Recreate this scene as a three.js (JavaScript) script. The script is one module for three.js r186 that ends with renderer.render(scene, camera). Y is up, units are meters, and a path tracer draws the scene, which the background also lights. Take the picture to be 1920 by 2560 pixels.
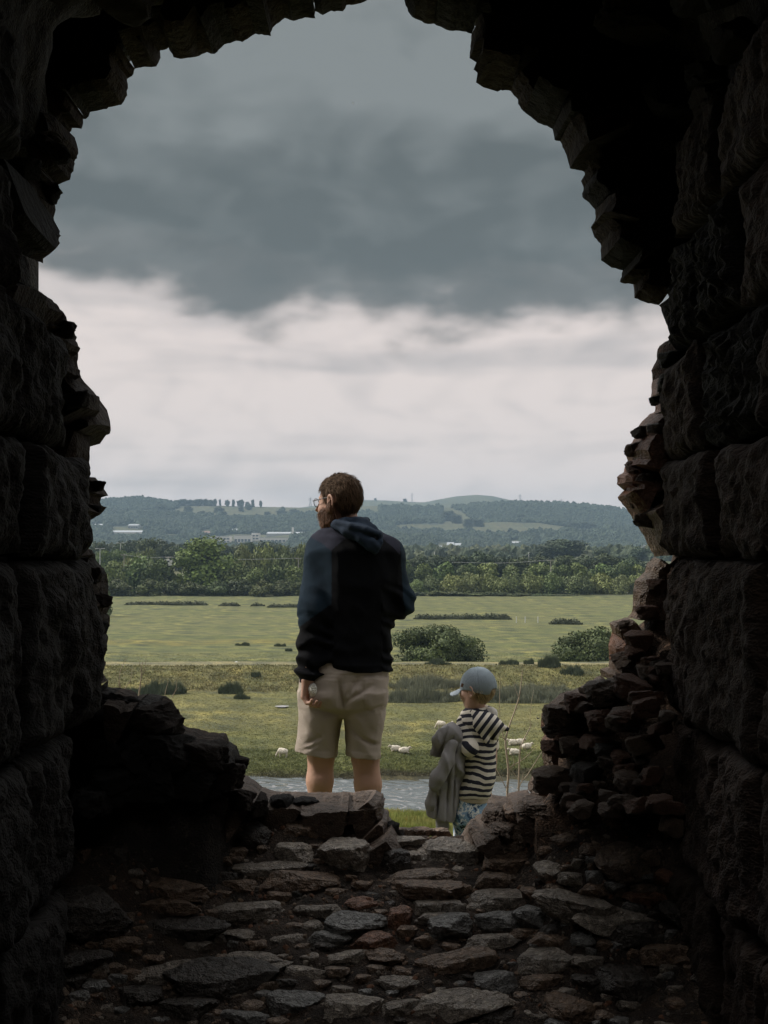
import * as THREE from 'three';
import { mergeGeometries, mergeVertices, toCreasedNormals } from 'three/addons/utils/BufferGeometryUtils.js';

// ---------- camera, sky, sun, exposure ----------
const F = 3000, CX = 960, HY = 1370, EYE = 1.48;            // the photograph's focal length and horizon, in its own pixels
const scene = new THREE.Scene();
const camera = new THREE.PerspectiveCamera(2 * Math.atan(1280 / F) * 180 / Math.PI, 0.75, 0.05, 30000);
camera.position.set(0, EYE, 0);
camera.lookAt(0, EYE, -10);
camera.setViewOffset(768, 1024, 0, -36, 768, 1024);          // rising front: the horizon lies a little below the middle
const renderer = new THREE.WebGLRenderer({ antialias: true });
renderer.toneMapping = THREE.LinearToneMapping;
const EXPOSURE = 3.0;
renderer.toneMappingExposure = EXPOSURE;
renderer.shadowMap.enabled = true;
renderer.shadowMap.type = THREE.PCFSoftShadowMap;
const SUN = new THREE.Vector3(-0.77, 0.60, -0.19).normalize();
const sun = new THREE.DirectionalLight(new THREE.Color(1, 0.95, 0.87), 1.2);
sun.position.copy(SUN).multiplyScalar(300);
sun.castShadow = true;
sun.shadow.radius = 22;
sun.shadow.mapSize.set(2048, 2048);
Object.assign(sun.shadow.camera, { left: -60, right: 60, top: 60, bottom: -60, near: 1, far: 700 });
scene.add(sun);

// ---------- numbers ----------
const R = Math.random.bind(Math);
function rng(seed) { let s = seed >>> 0; return () => { s = (s + 0x6d2b79f5) | 0; let t = Math.imul(s ^ (s >>> 15), 1 | s); t = (t + Math.imul(t ^ (t >>> 7), 61 | t)) ^ t; return ((t ^ (t >>> 14)) >>> 0) / 4294967296; }; }
const PERM = new Uint8Array(512);
{ const r = rng(77), p = [...Array(256).keys()]; for (let i = 255; i > 0; i--) { const j = Math.floor(r() * (i + 1)); [p[i], p[j]] = [p[j], p[i]]; } for (let i = 0; i < 512; i++) PERM[i] = p[i & 255]; }
const fade = (t) => t * t * t * (t * (t * 6 - 15) + 10);
const grad = (h, x, y, z) => { h &= 15; const u = h < 8 ? x : y, v = h < 4 ? y : h === 12 || h === 14 ? x : z; return (h & 1 ? -u : u) + (h & 2 ? -v : v); };
function noise(x, y, z = 0) {
  const X0 = Math.floor(x), Y0 = Math.floor(y), Z0 = Math.floor(z); x -= X0; y -= Y0; z -= Z0;
  const X = X0 & 255, Y = Y0 & 255, Z = Z0 & 255, u = fade(x), v = fade(y), w = fade(z);
  const A = PERM[X] + Y, AA = PERM[A & 255] + Z, AB = PERM[(A + 1) & 255] + Z, B = PERM[(X + 1) & 255] + Y, BA = PERM[B & 255] + Z, BB = PERM[(B + 1) & 255] + Z;
  const g = (i, a, b, c) => grad(PERM[i & 255], a, b, c);
  const l = (t, a, b) => a + t * (b - a);
  return l(w, l(v, l(u, g(AA, x, y, z), g(BA, x - 1, y, z)), l(u, g(AB, x, y - 1, z), g(BB, x - 1, y - 1, z))),
    l(v, l(u, g(AA + 1, x, y, z - 1), g(BA + 1, x - 1, y, z - 1)), l(u, g(AB + 1, x, y - 1, z - 1), g(BB + 1, x - 1, y - 1, z - 1))));
}
const fbm = (x, y, z, o = 4) => { let a = 0.5, s = 0; for (let i = 0; i < o; i++) { s += a * noise(x, y, z + i * 7.3); x *= 2.03; y *= 2.03; z *= 2.03; a *= 0.5; } return s; };
const hash3 = (x, y, z) => { let h = Math.imul(x, 374761393) ^ Math.imul(y, 668265263) ^ Math.imul(z, 2147483647 - 19); h = Math.imul(h ^ (h >>> 13), 1274126177); return ((h ^ (h >>> 16)) >>> 0) / 4294967296; };
function worley(x, y, z) {                                   // distances to the two nearest cell points, and the nearest cell's number
  const xi = Math.floor(x), yi = Math.floor(y), zi = Math.floor(z); let a = 9, b = 9, id = 0;
  for (let i = -1; i < 2; i++) for (let j = -1; j < 2; j++) for (let k = -1; k < 2; k++) {
    const cx = xi + i, cy = yi + j, cz = zi + k, h = hash3(cx, cy, cz);
    const dx = cx + h - x, dy = cy + hash3(cy, cz, cx + 9) - y, dz = cz + hash3(cz, cx, cy + 5) - z, d = dx * dx + dy * dy + dz * dz;
    if (d < a) { b = a; a = d; id = h; } else if (d < b) b = d;
  }
  return [Math.sqrt(a), Math.sqrt(b), id];
}
const clamp = (x, a = 0, b = 1) => Math.min(b, Math.max(a, x));
const sm = (a, b, x) => { const t = clamp((x - a) / (b - a)); return t * t * (3 - 2 * t); };
const mix = (a, b, t) => a + (b - a) * t;
const mixc = (a, b, t) => [mix(a[0], b[0], t), mix(a[1], b[1], t), mix(a[2], b[2], t)];
const lerpTable = (tab, x) => { if (x <= tab[0][0]) return tab[0][1]; for (let i = 1; i < tab.length; i++) if (x < tab[i][0]) { const [a, p] = tab[i - 1], [b, q] = tab[i]; return p + (q - p) * (x - a) / (b - a); } return tab[tab.length - 1][1]; };
const at = (px, py, d) => [(px - CX) / F * d, EYE - (py - HY) / F * d, -d];      // a point of the place, d metres in front of the standpoint
const lin = (...c) => c.map((v) => { v /= 255; return v <= 0.04045 ? v / 12.92 : ((v + 0.055) / 1.055) ** 2.4; });

// ---------- sky ----------
{
  const W = 4096, H = 2048, data = new Float32Array(W * H * 4);
  const dark = [0.122, 0.142, 0.146], grey = [0.230, 0.254, 0.258], pale = [0.80, 0.715, 0.68], shade = [0.50, 0.475, 0.47];
  const edge = [[-180, 15], [-60, 15], [-24, 14], [-17, 13.7], [-13, 12.8], [-9, 11.7], [-5, 10.8], [0, 10.4], [4, 10.3], [8, 10.5], [12, 11.0], [17, 11.6], [60, 14], [180, 15]];
  const colourAt = (a, el) => {
    const e = Math.max(el, 0), pr = 1 / (0.25 + Math.sin(e * Math.PI / 180)), ca = Math.cos(a * Math.PI / 180), sa = Math.sin(a * Math.PI / 180);
    const x = sa * pr * 3, y = -ca * pr * 3;
    const warp = fbm(a * 0.09, e * 0.2, 3.1, 4) * 2.6;
    const big = fbm(a * 0.055 + 5, e * 0.13 + warp * 0.12, 9.2, 4), fine = fbm(a * 0.22, e * 0.5 + warp * 0.2, 21, 5);
    const tiny = fbm(a * 0.42 + warp * 0.7, e * 0.62 + warp * 0.5, 33, 5) * 0.6 + (0.28 - Math.abs(noise(a * 0.3 + warp * 0.4, e * 0.42 + warp * 0.3, 41))) * 0.5, E = lerpTable(edge, a) + big * 2.0 + fine * 2.4 + tiny * 0.5;
    const inDark = sm(-0.75, 1.15, (e - E) + warp * 0.2) * (0.93 + 0.07 * sm(1, 3, e - E));
    const streak = fbm(a * 0.06 + 3, e * 0.55, 4.4, 4), soft = fbm(a * 0.12, e * 0.3, 17, 3);
    const lo = mixc(pale, shade, clamp(sm(-0.05, 0.42, streak) * 0.6 + sm(0.1, 0.4, soft) * 0.35 + tiny * 0.8 + fine * 0.3 - 0.02 + sm(5, 3.3, e) * sm(1.8, 3.3, e) * 0.25 * sm(6, -14, a)));
    let up = mixc(dark, grey, clamp(sm(15.5, 22, e + big * 6) * 0.95 + soft * 0.9 + fine * 0.45 + tiny * 0.75 + 0.02));
    if (e > 24) up = mixc(up, [1.3, 1.29, 1.27], sm(23, 50, e));
    if (e > 24) up = mixc(up, [0.55, 0.57, 0.58], sm(0.02, 0.3, fbm(x * 1.3, y * 1.3, 2.2, 3)) * 0.5 * sm(24, 40, e));
    return mixc(lo, up, inDark);
  };
  const q = 8, cw = W / q, ch = H / q + 1, coarse = [];        // far from the view the same clouds, on a coarser grid
  for (let j = 0; j < ch; j++) for (let i = 0; i < cw; i++) { let a = i / cw * 360 - 90; if (a > 180) a -= 360; coarse.push(colourAt(a, j / (ch - 1) * 180 - 90)); }
  for (let j = 0; j < H; j++) {
    const el = ((j + 0.5) / H - 0.5) * 180;                    // row 0 is the bottom of the picture
    for (let i = 0; i < W; i++) {
      const k = (j * W + i) * 4; let c, a = ((i + 0.5) / W) * 360 - 90; if (a > 180) a -= 360;
      if (el < -0.3) c = [0.07, 0.075, 0.05];
      else if (Math.abs(a) < 22 && el < 29) c = colourAt(a, el);
      else { const u = (i + 0.5) / q, v = (j + 0.5) / q, i0 = Math.floor(u), j0 = Math.floor(v), g = (x, y) => coarse[y * cw + x % cw]; c = mixc(mixc(g(i0, j0), g(i0 + 1, j0), u - i0), mixc(g(i0, j0 + 1), g(i0 + 1, j0 + 1), u - i0), v - j0); }
      data[k] = c[0] / EXPOSURE; data[k + 1] = c[1] / EXPOSURE; data[k + 2] = c[2] / EXPOSURE; data[k + 3] = 1;
    }
  }
  const tex = new THREE.DataTexture(data, W, H, THREE.RGBAFormat, THREE.FloatType);
  tex.mapping = THREE.EquirectangularReflectionMapping; tex.magFilter = THREE.LinearFilter; tex.minFilter = THREE.LinearFilter; tex.needsUpdate = true;
  scene.background = tex; scene.environment = tex;
}

// ---------- building helpers ----------
const used = new Map();
function numbered(name) { const n = used.get(name) ?? 0; used.set(name, n + 1); return n ? name + '_' + String(n).padStart(3, '0') : name; }
function mk(name, geometry, material, parent = scene) {
  const m = new THREE.Mesh(geometry, material); m.name = numbered(name); m.castShadow = m.receiveShadow = true; parent.add(m); return m;
}
function thing(name, label, category, pos = [0, 0, 0], group) {
  const g = new THREE.Group(); g.name = numbered(name); g.position.set(...pos); scene.add(g);
  g.userData = { label, category }; if (group) g.userData.group = group; return g;
}
function tag(o, label, category, group) { Object.assign(o.userData, { label, category }); if (group) o.userData.group = group; return o; }
function structure(o) { o.userData.kind = 'structure'; return o; }
function stuff(o) { o.userData.kind = 'stuff'; return o; }
function copyOf(o, label, group) {
  const c = o.clone(); c.name = numbered(o.name.replace(/_\d{3}$/, '')); c.userData = { ...o.userData, label }; if (group) c.userData.group = group; scene.add(c); return c;
}
function geo(positions, index, uvs, colors) {
  const g = new THREE.BufferGeometry(); g.setAttribute('position', new THREE.BufferAttribute(new Float32Array(positions), 3));
  if (index) g.setIndex(new THREE.BufferAttribute(new Uint32Array(index), 1));
  if (uvs) g.setAttribute('uv', new THREE.BufferAttribute(new Float32Array(uvs), 2));
  if (colors) g.setAttribute('color', new THREE.BufferAttribute(new Float32Array(colors), 3));
  g.computeVertexNormals(); return g;
}
function boxUV(g, s = 1) {                                    // uv in metres / s, each face along its main axis
  if (g.index) g = g.toNonIndexed();
  const p = g.attributes.position, n = p.count, uv = new Float32Array(n * 2);
  for (let i = 0; i < n; i += 3) {
    const ax = p.getX(i), ay = p.getY(i), az = p.getZ(i), bx = p.getX(i + 1) - ax, by = p.getY(i + 1) - ay, bz = p.getZ(i + 1) - az, cx = p.getX(i + 2) - ax, cy = p.getY(i + 2) - ay, cz = p.getZ(i + 2) - az;
    const X = Math.abs(by * cz - bz * cy), Y = Math.abs(bz * cx - bx * cz), Z = Math.abs(bx * cy - by * cx);
    for (let k = i; k < i + 3; k++) {
      const x = p.getX(k), y = p.getY(k), z = p.getZ(k);
      if (X >= Y && X >= Z) { uv[2 * k] = z / s; uv[2 * k + 1] = y / s; } else if (Y >= Z) { uv[2 * k] = x / s; uv[2 * k + 1] = z / s; } else { uv[2 * k] = x / s; uv[2 * k + 1] = y / s; }
    }
  }
  g.setAttribute('uv', new THREE.BufferAttribute(uv, 2)); return g;
}
function colorBy(g, f) { const p = g.attributes.position, c = new Float32Array(p.count * 3); for (let i = 0; i < p.count; i++) { const v = f(p.getX(i), p.getY(i), p.getZ(i), i); c[3 * i] = v[0]; c[3 * i + 1] = v[1]; c[3 * i + 2] = v[2]; } g.setAttribute('color', new THREE.BufferAttribute(c, 3)); return g; }
function uvBy(g, f) { const p = g.attributes.position, c = new Float32Array(p.count * 2); for (let i = 0; i < p.count; i++) { const v = f(p.getX(i), p.getY(i), p.getZ(i)); c[2 * i] = v[0]; c[2 * i + 1] = v[1]; } g.setAttribute('uv', new THREE.BufferAttribute(c, 2)); return g; }
// the surface where f = 0 (negative inside), as a closed mesh on a grid of the given cell
function surface(f, lo, hi, cell, skip = 1.6) {
  const n = [0, 1, 2].map((k) => Math.ceil((hi[k] - lo[k]) / cell) + 1), [nx, ny, nz] = n, v = new Float32Array(nx * ny * nz), B = 5;
  for (let z0 = 0; z0 < nz; z0 += B) for (let y0 = 0; y0 < ny; y0 += B) for (let x0 = 0; x0 < nx; x0 += B) {
    const c = f(lo[0] + (x0 + B / 2) * cell, lo[1] + (y0 + B / 2) * cell, lo[2] + (z0 + B / 2) * cell), far = Math.abs(c) > B * cell * 0.87 * skip + 0.01;
    for (let z = z0; z < Math.min(nz, z0 + B); z++) for (let y = y0; y < Math.min(ny, y0 + B); y++) for (let x = x0; x < Math.min(nx, x0 + B); x++) {
      const edge = x === 0 || y === 0 || z === 0 || x === nx - 1 || y === ny - 1 || z === nz - 1;
      let q = far ? c : f(lo[0] + x * cell, lo[1] + y * cell, lo[2] + z * cell);
      if (edge && q < cell * 0.2) q = cell * 0.2;
      v[(z * ny + y) * nx + x] = q;
    }
  }
  const id = new Int32Array(nx * ny * nz).fill(-1), pos = [], idx = [], sx = 1, sy = nx, sz = nx * ny, off = [0, sx, sy, sx + sy, sz, sx + sz, sy + sz, sx + sy + sz];
  const E = [[0, 1], [0, 2], [0, 4], [1, 3], [1, 5], [2, 3], [2, 6], [3, 7], [4, 5], [4, 6], [5, 7], [6, 7]];
  for (let z = 0; z < nz - 1; z++) for (let y = 0; y < ny - 1; y++) for (let x = 0; x < nx - 1; x++) {
    const o = (z * ny + y) * nx + x; let m = 0; for (let k = 0; k < 8; k++) if (v[o + off[k]] < 0) m |= 1 << k;
    if (m === 0 || m === 255) continue;
    let px = 0, py = 0, pz = 0, c = 0;
    for (const [a, b] of E) { const va = v[o + off[a]], vb = v[o + off[b]]; if ((va < 0) === (vb < 0)) continue; const t = va / (va - vb);
      px += mix(a & 1, b & 1, t); py += mix((a >> 1) & 1, (b >> 1) & 1, t); pz += mix((a >> 2) & 1, (b >> 2) & 1, t); c++; }
    id[o] = pos.length / 3; pos.push(lo[0] + (x + px / c) * cell, lo[1] + (y + py / c) * cell, lo[2] + (z + pz / c) * cell);
  }
  const quad = (a, b, c, d, flip) => { if (a < 0 || b < 0 || c < 0 || d < 0) return; if (flip) idx.push(a, c, b, b, c, d); else idx.push(a, b, c, b, d, c); };
  for (let z = 1; z < nz - 1; z++) for (let y = 1; y < ny - 1; y++) for (let x = 1; x < nx - 1; x++) {
    const o = (z * ny + y) * nx + x, s = v[o] < 0;
    if (s !== v[o + sx] < 0) quad(id[o - sy - sz], id[o - sz], id[o - sy], id[o], !s);
    if (s !== v[o + sy] < 0) quad(id[o - sx - sz], id[o - sx], id[o - sz], id[o], !s);
    if (s !== v[o + sz] < 0) quad(id[o - sx - sy], id[o - sy], id[o - sx], id[o], !s);
  }
  return geo(pos, idx);
}
// shapes for such surfaces
const smin = (a, b, k) => { const h = Math.max(k - Math.abs(a - b), 0) / k; return Math.min(a, b) - h * h * k * 0.25; };
const smax = (a, b, k) => -smin(-a, -b, k);
function cone(x, y, z, a, b, ra, rb) {                        // tapered capsule
  const bx = b[0] - a[0], by = b[1] - a[1], bz = b[2] - a[2], dx = x - a[0], dy = y - a[1], dz = z - a[2];
  const t = clamp((dx * bx + dy * by + dz * bz) / (bx * bx + by * by + bz * bz)), ex = dx - bx * t, ey = dy - by * t, ez = dz - bz * t;
  return Math.sqrt(ex * ex + ey * ey + ez * ez) - (ra + (rb - ra) * t);
}
function ell(x, y, z, c, r) {
  const a = (x - c[0]) / r[0], b = (y - c[1]) / r[1], e = (z - c[2]) / r[2], k0 = Math.sqrt(a * a + b * b + e * e), k1 = Math.sqrt((a / r[0]) ** 2 + (b / r[1]) ** 2 + (e / r[2]) ** 2);
  return k1 < 1e-9 ? -Math.min(...r) : k0 * (k0 - 1) / k1;
}
function bx(x0, x1, y0, y1, z0, z1) { const g = new THREE.BoxGeometry(x1 - x0, y1 - y0, z1 - z0); g.translate((x0 + x1) / 2, (y0 + y1) / 2, (z0 + z1) / 2); return g; }
function tube(points, r0, r1, sides = 5, seg = 0) {           // tapering tube through points
  const c = new THREE.CatmullRomCurve3(points.map((p) => new THREE.Vector3(...p))), n = seg || Math.max(2, points.length * 3), fr = c.computeFrenetFrames(n), pos = [], idx = [];
  for (let i = 0; i <= n; i++) { const p = c.getPoint(i / n), r = mix(r0, r1, i / n); for (let k = 0; k < sides; k++) { const a = k / sides * Math.PI * 2, N = fr.normals[i], B = fr.binormals[i], ca = Math.cos(a) * r, sa = Math.sin(a) * r; pos.push(p.x + N.x * ca + B.x * sa, p.y + N.y * ca + B.y * sa, p.z + N.z * ca + B.z * sa); } }
  for (let i = 0; i < n; i++) for (let k = 0; k < sides; k++) { const a = i * sides + k, b = i * sides + (k + 1) % sides; idx.push(a, b, a + sides, b, b + sides, a + sides); }
  pos.push(...points[0], ...points[points.length - 1]); const e = pos.length / 3 - 2;
  for (let k = 0; k < sides; k++) { idx.push(e, (k + 1) % sides, k); idx.push(e + 1, n * sides + k, n * sides + (k + 1) % sides); }
  return geo(pos, idx);
}
// ---------- textures ----------
function pnoise(x, y, p, z) { // tiles with period p
  const f = (a, b) => noise(a, b, z); const u = x / p, v = y / p;
  const wu = sm(0, 1, u), wv = sm(0, 1, v);
  return mix(mix(f(x + p, y + p), f(x, y + p), wu), mix(f(x + p, y), f(x, y), wu), wv) * 1.15;
}
function texture(size, f, srgb) {
  const d = new Uint8Array(size * size * 4);
  for (let j = 0; j < size; j++) for (let i = 0; i < size; i++) { const c = f(i / size, j / size), k = (j * size + i) * 4; for (let q = 0; q < 3; q++) d[k + q] = clamp(c.length ? c[q] : c) * 255; d[k + 3] = 255; }
  const t = new THREE.DataTexture(d, size, size); t.wrapS = t.wrapT = THREE.RepeatWrapping; t.magFilter = THREE.LinearFilter; t.minFilter = THREE.LinearMipmapLinearFilter; t.generateMipmaps = true;
  if (srgb) t.colorSpace = THREE.SRGBColorSpace; t.needsUpdate = true; return t;
}
const tn = (u, v, f, z) => pnoise(u * f, v * f, f, z);
const tfbm = (u, v, f, z, o) => { let s = 0, a = 0.5; for (let i = 0; i < o; i++) { s += a * tn(u, v, f, z + i * 3.7); f *= 2; a *= 0.55; } return s; };
const T = {};
T.stone = texture(1024, (u, v) => { const a = tfbm(u, v, 5, 1, 6), b = tfbm(u, v, 14, 5, 4), vein = 1 - sm(0, 0.035, Math.abs(tfbm(u, v, 4, 9, 3))), g = tn(u, v, 170, 3); const k = 0.68 + a * 0.14 + b * 0.26 + g * 0.22 + (vein - 0.1) * 0.03 + sm(0.2, 0.5, tn(u, v, 34, 15)) * 0.16; return [k * 1.02, k, k * 0.97]; }, true);
T.stoneBump = texture(1024, (u, v) => { const r = 1 - Math.abs(tfbm(u, v, 6, 2, 5)) * 2.2; return 0.35 + 0.35 * r + tfbm(u, v, 22, 8, 4) * 0.55 + tn(u, v, 120, 4) * 0.12; });
T.earth = texture(512, (u, v) => { const a = tfbm(u, v, 6, 3, 5), g = tn(u, v, 90, 6), g2 = sm(0.28, 0.5, tn(u, v, 44, 12)); const k = 0.55 + a * 0.6 + g * 0.25 + g2 * 0.5; return [k, k * 0.98, k * 0.95]; }, true);
T.earthBump = texture(512, (u, v) => 0.5 + tfbm(u, v, 12, 4, 5) * 0.8 + tn(u, v, 100, 9) * 0.25);
T.weave = texture(256, (u, v) => 0.5 + 0.25 * Math.sin(u * Math.PI * 2 * 32) + 0.25 * Math.sin(v * Math.PI * 2 * 32) + tn(u, v, 60, 2) * 0.2);
T.fuzz = texture(512, (u, v) => 0.5 + tn(u, v, 110, 2) * 0.5 + tn(u, v, 50, 7) * 0.35);
T.grass = texture(1024, (u, v) => { const a = tfbm(u, v, 7, 3, 6), g = tn(u, v, 200, 5), h = tn(u * 1, v, 90, 11); const k = 0.66 + a * 0.42 + g * 0.3 + h * 0.2; return [k * (1 + a * 0.12), k, k * (0.92 - a * 0.15)]; }, true);
const M = {};
const std = (o) => new THREE.MeshStandardMaterial({ roughness: 0.9, metalness: 0, ...o });
const rgb = (r, g, b) => new THREE.Color().setRGB(r, g, b);
const stoneMat = (c, rough = 0.85, bump = 0.012) => std({ color: rgb(...c), map: T.stone, bumpMap: T.stoneBump, bumpScale: bump, roughness: rough });
// ---------- the ruined wall and its ragged opening ----------
const MODULE = 0.78, PASSAGE_FLOOR = 0.3256;
const OUT = [[918, 0], [895, 10], [866, 13], [857, 28], [828, 27], [807, 38], [788, 28], [788, 46], [762, 44], [733, 52], [712, 45], [681, 70], [677, 90], [638, 84], [606, 105], [590, 102], [561, 111], [536, 135], [518, 131], [482, 142], [452, 147], [434, 143], [431, 136], [423, 125], [427, 115], [416, 123], [395, 128], [393, 142], [394, 157], [391, 166], [359, 167], [337, 172], [334, 185], [330, 190], [324, 187], [317, 192], [320, 211], [318, 238], [310, 253], [304, 262], [271, 268], [268, 272], [225, 280], [222, 291], [214, 298], [208, 297], [208, 307], [204, 322], [180, 320], [178, 328], [169, 335], [187, 344], [191, 356], [196, 383], [193, 396], [182, 401], [187, 408], [184, 428], [178, 434], [175, 449], [166, 453], [140, 463], [151, 473], [158, 483], [148, 489], [136, 486], [133, 500], [139, 524], [134, 544], [137, 567], [128, 576], [153, 589], [145, 596], [150, 608], [139, 622], [119, 632], [93, 632], [65, 642], [70, 654], [74, 666], [76, 695], [75, 720], [92, 727], [117, 741], [142, 760], [161, 784], [171, 809], [177, 825], [184, 833], [193, 843], [189, 852], [201, 871], [195, 883], [194, 913], [203, 942], [218, 967], [241, 988], [248, 992], [249, 1027], [244, 1042], [269, 1056], [277, 1068], [275, 1083], [269, 1087], [236, 1091], [225, 1090], [225, 1106], [223, 1163], [217, 1173], [218, 1191], [239, 1194], [250, 1208], [263, 1227], [271, 1239], [253, 1244], [250, 1255], [253, 1263], [267, 1268], [253, 1284], [234, 1296], [218, 1301], [215, 1324], [219, 1337], [218, 1351], [212, 1369], [229, 1374], [238, 1386], [241, 1402], [259, 1421], [267, 1435], [271, 1451], [273, 1492], [281, 1508], [271, 1526], [267, 1534], [275, 1544], [275, 1565], [265, 1579], [270, 1592], [267, 1625], [253, 1641], [265, 1655], [264, 1664], [249, 1674], [271, 1701], [266, 1718], [304, 1720], [333, 1727], [346, 1739], [371, 1734], [411, 1739], [430, 1750], [443, 1773], [452, 1786], [452, 1803], [468, 1817], [513, 1826], [523, 1831], [565, 1833], [573, 1853], [591, 1864], [599, 1883], [607, 1933], [633, 1948], [657, 1968], [691, 1978], [763, 1980], [821, 1981], [874, 1980], [941, 1975], [958, 1984], [960, 2021], [970, 2025], [980, 2054], [999, 2074], [1016, 2098], [1040, 2106], [1070, 2112], [1105, 2102], [1134, 2096], [1152, 2087], [1168, 2059], [1190, 2039], [1218, 2028], [1220, 2000], [1229, 1987], [1266, 1991], [1276, 1981], [1319, 1974], [1320, 1959], [1337, 1929], [1361, 1917], [1355, 1887], [1354, 1851], [1361, 1836], [1351, 1818], [1354, 1784], [1367, 1763], [1386, 1748], [1401, 1733], [1437, 1724], [1476, 1703], [1503, 1688], [1500, 1673], [1521, 1667], [1523, 1649], [1521, 1613], [1530, 1579], [1523, 1558], [1533, 1552], [1569, 1543], [1581, 1528], [1583, 1498], [1587, 1452], [1611, 1430], [1617, 1408], [1636, 1392], [1623, 1367], [1609, 1338], [1579, 1291], [1557, 1262], [1544, 1243], [1566, 1229], [1566, 1218], [1542, 1211], [1543, 1192], [1560, 1180], [1562, 1167], [1570, 1154], [1563, 1132], [1576, 1110], [1589, 1094], [1589, 1072], [1606, 1053], [1620, 1040], [1638, 1028], [1637, 1006], [1627, 993], [1631, 952], [1628, 927], [1642, 898], [1644, 873], [1655, 860], [1676, 846], [1672, 828], [1663, 800], [1647, 763], [1620, 758], [1586, 745], [1586, 711], [1550, 705], [1557, 676], [1530, 669], [1503, 651], [1501, 608], [1486, 593], [1477, 568], [1488, 550], [1488, 524], [1472, 506], [1456, 492], [1459, 470], [1453, 452], [1465, 447], [1461, 430], [1425, 421], [1418, 394], [1410, 373], [1400, 353], [1387, 349], [1381, 322], [1345, 307], [1313, 282], [1295, 260], [1295, 250], [1277, 228], [1255, 226], [1230, 215], [1190, 206], [1201, 177], [1184, 174], [1197, 146], [1174, 145], [1179, 84], [1148, 77], [1124, 77], [1085, 59], [1069, 60], [1038, 47], [1020, 29], [1012, 5], [1004, -22], [960, -34]];
function edgeDepth(px, py) {                                   // how far away each stretch of the broken edge stands
  let d = 4.25 + sm(1700, 2050, py) * 0.27;
  if (py > 1930 && px > 640 && px < 990) d = 4.66;
  if (px < 235) d = Math.min(d, 0.985 * F / (CX - px));
  if (px > 1600) d = Math.min(d, 0.995 * F / (px - CX));
  return d;
}
const wallThing = thing('castle_wall', 'dark ruined stone wall with a jagged hole framing the whole view', 'ruined wall');
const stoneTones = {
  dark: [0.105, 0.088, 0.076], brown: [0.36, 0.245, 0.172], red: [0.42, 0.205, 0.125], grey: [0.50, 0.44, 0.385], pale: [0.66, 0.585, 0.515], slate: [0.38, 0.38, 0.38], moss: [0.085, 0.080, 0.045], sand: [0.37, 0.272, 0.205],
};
for (const k in stoneTones) M['wall_' + k] = stoneMat(stoneTones[k].map((v, i) => v * [0.19, 0.165, 0.14][i]), 0.9, 0.016);  // darkened copies of the stone tones: the passage's shade put into the colour
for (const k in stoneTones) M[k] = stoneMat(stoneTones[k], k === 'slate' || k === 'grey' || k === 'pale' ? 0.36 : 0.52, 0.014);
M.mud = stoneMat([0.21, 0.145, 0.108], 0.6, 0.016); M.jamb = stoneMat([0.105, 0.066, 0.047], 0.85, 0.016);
M.core = std({ color: rgb(0.045, 0.032, 0.024), map: T.earth, bumpMap: T.earthBump, bumpScale: 0.012, roughness: 0.95 });

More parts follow.
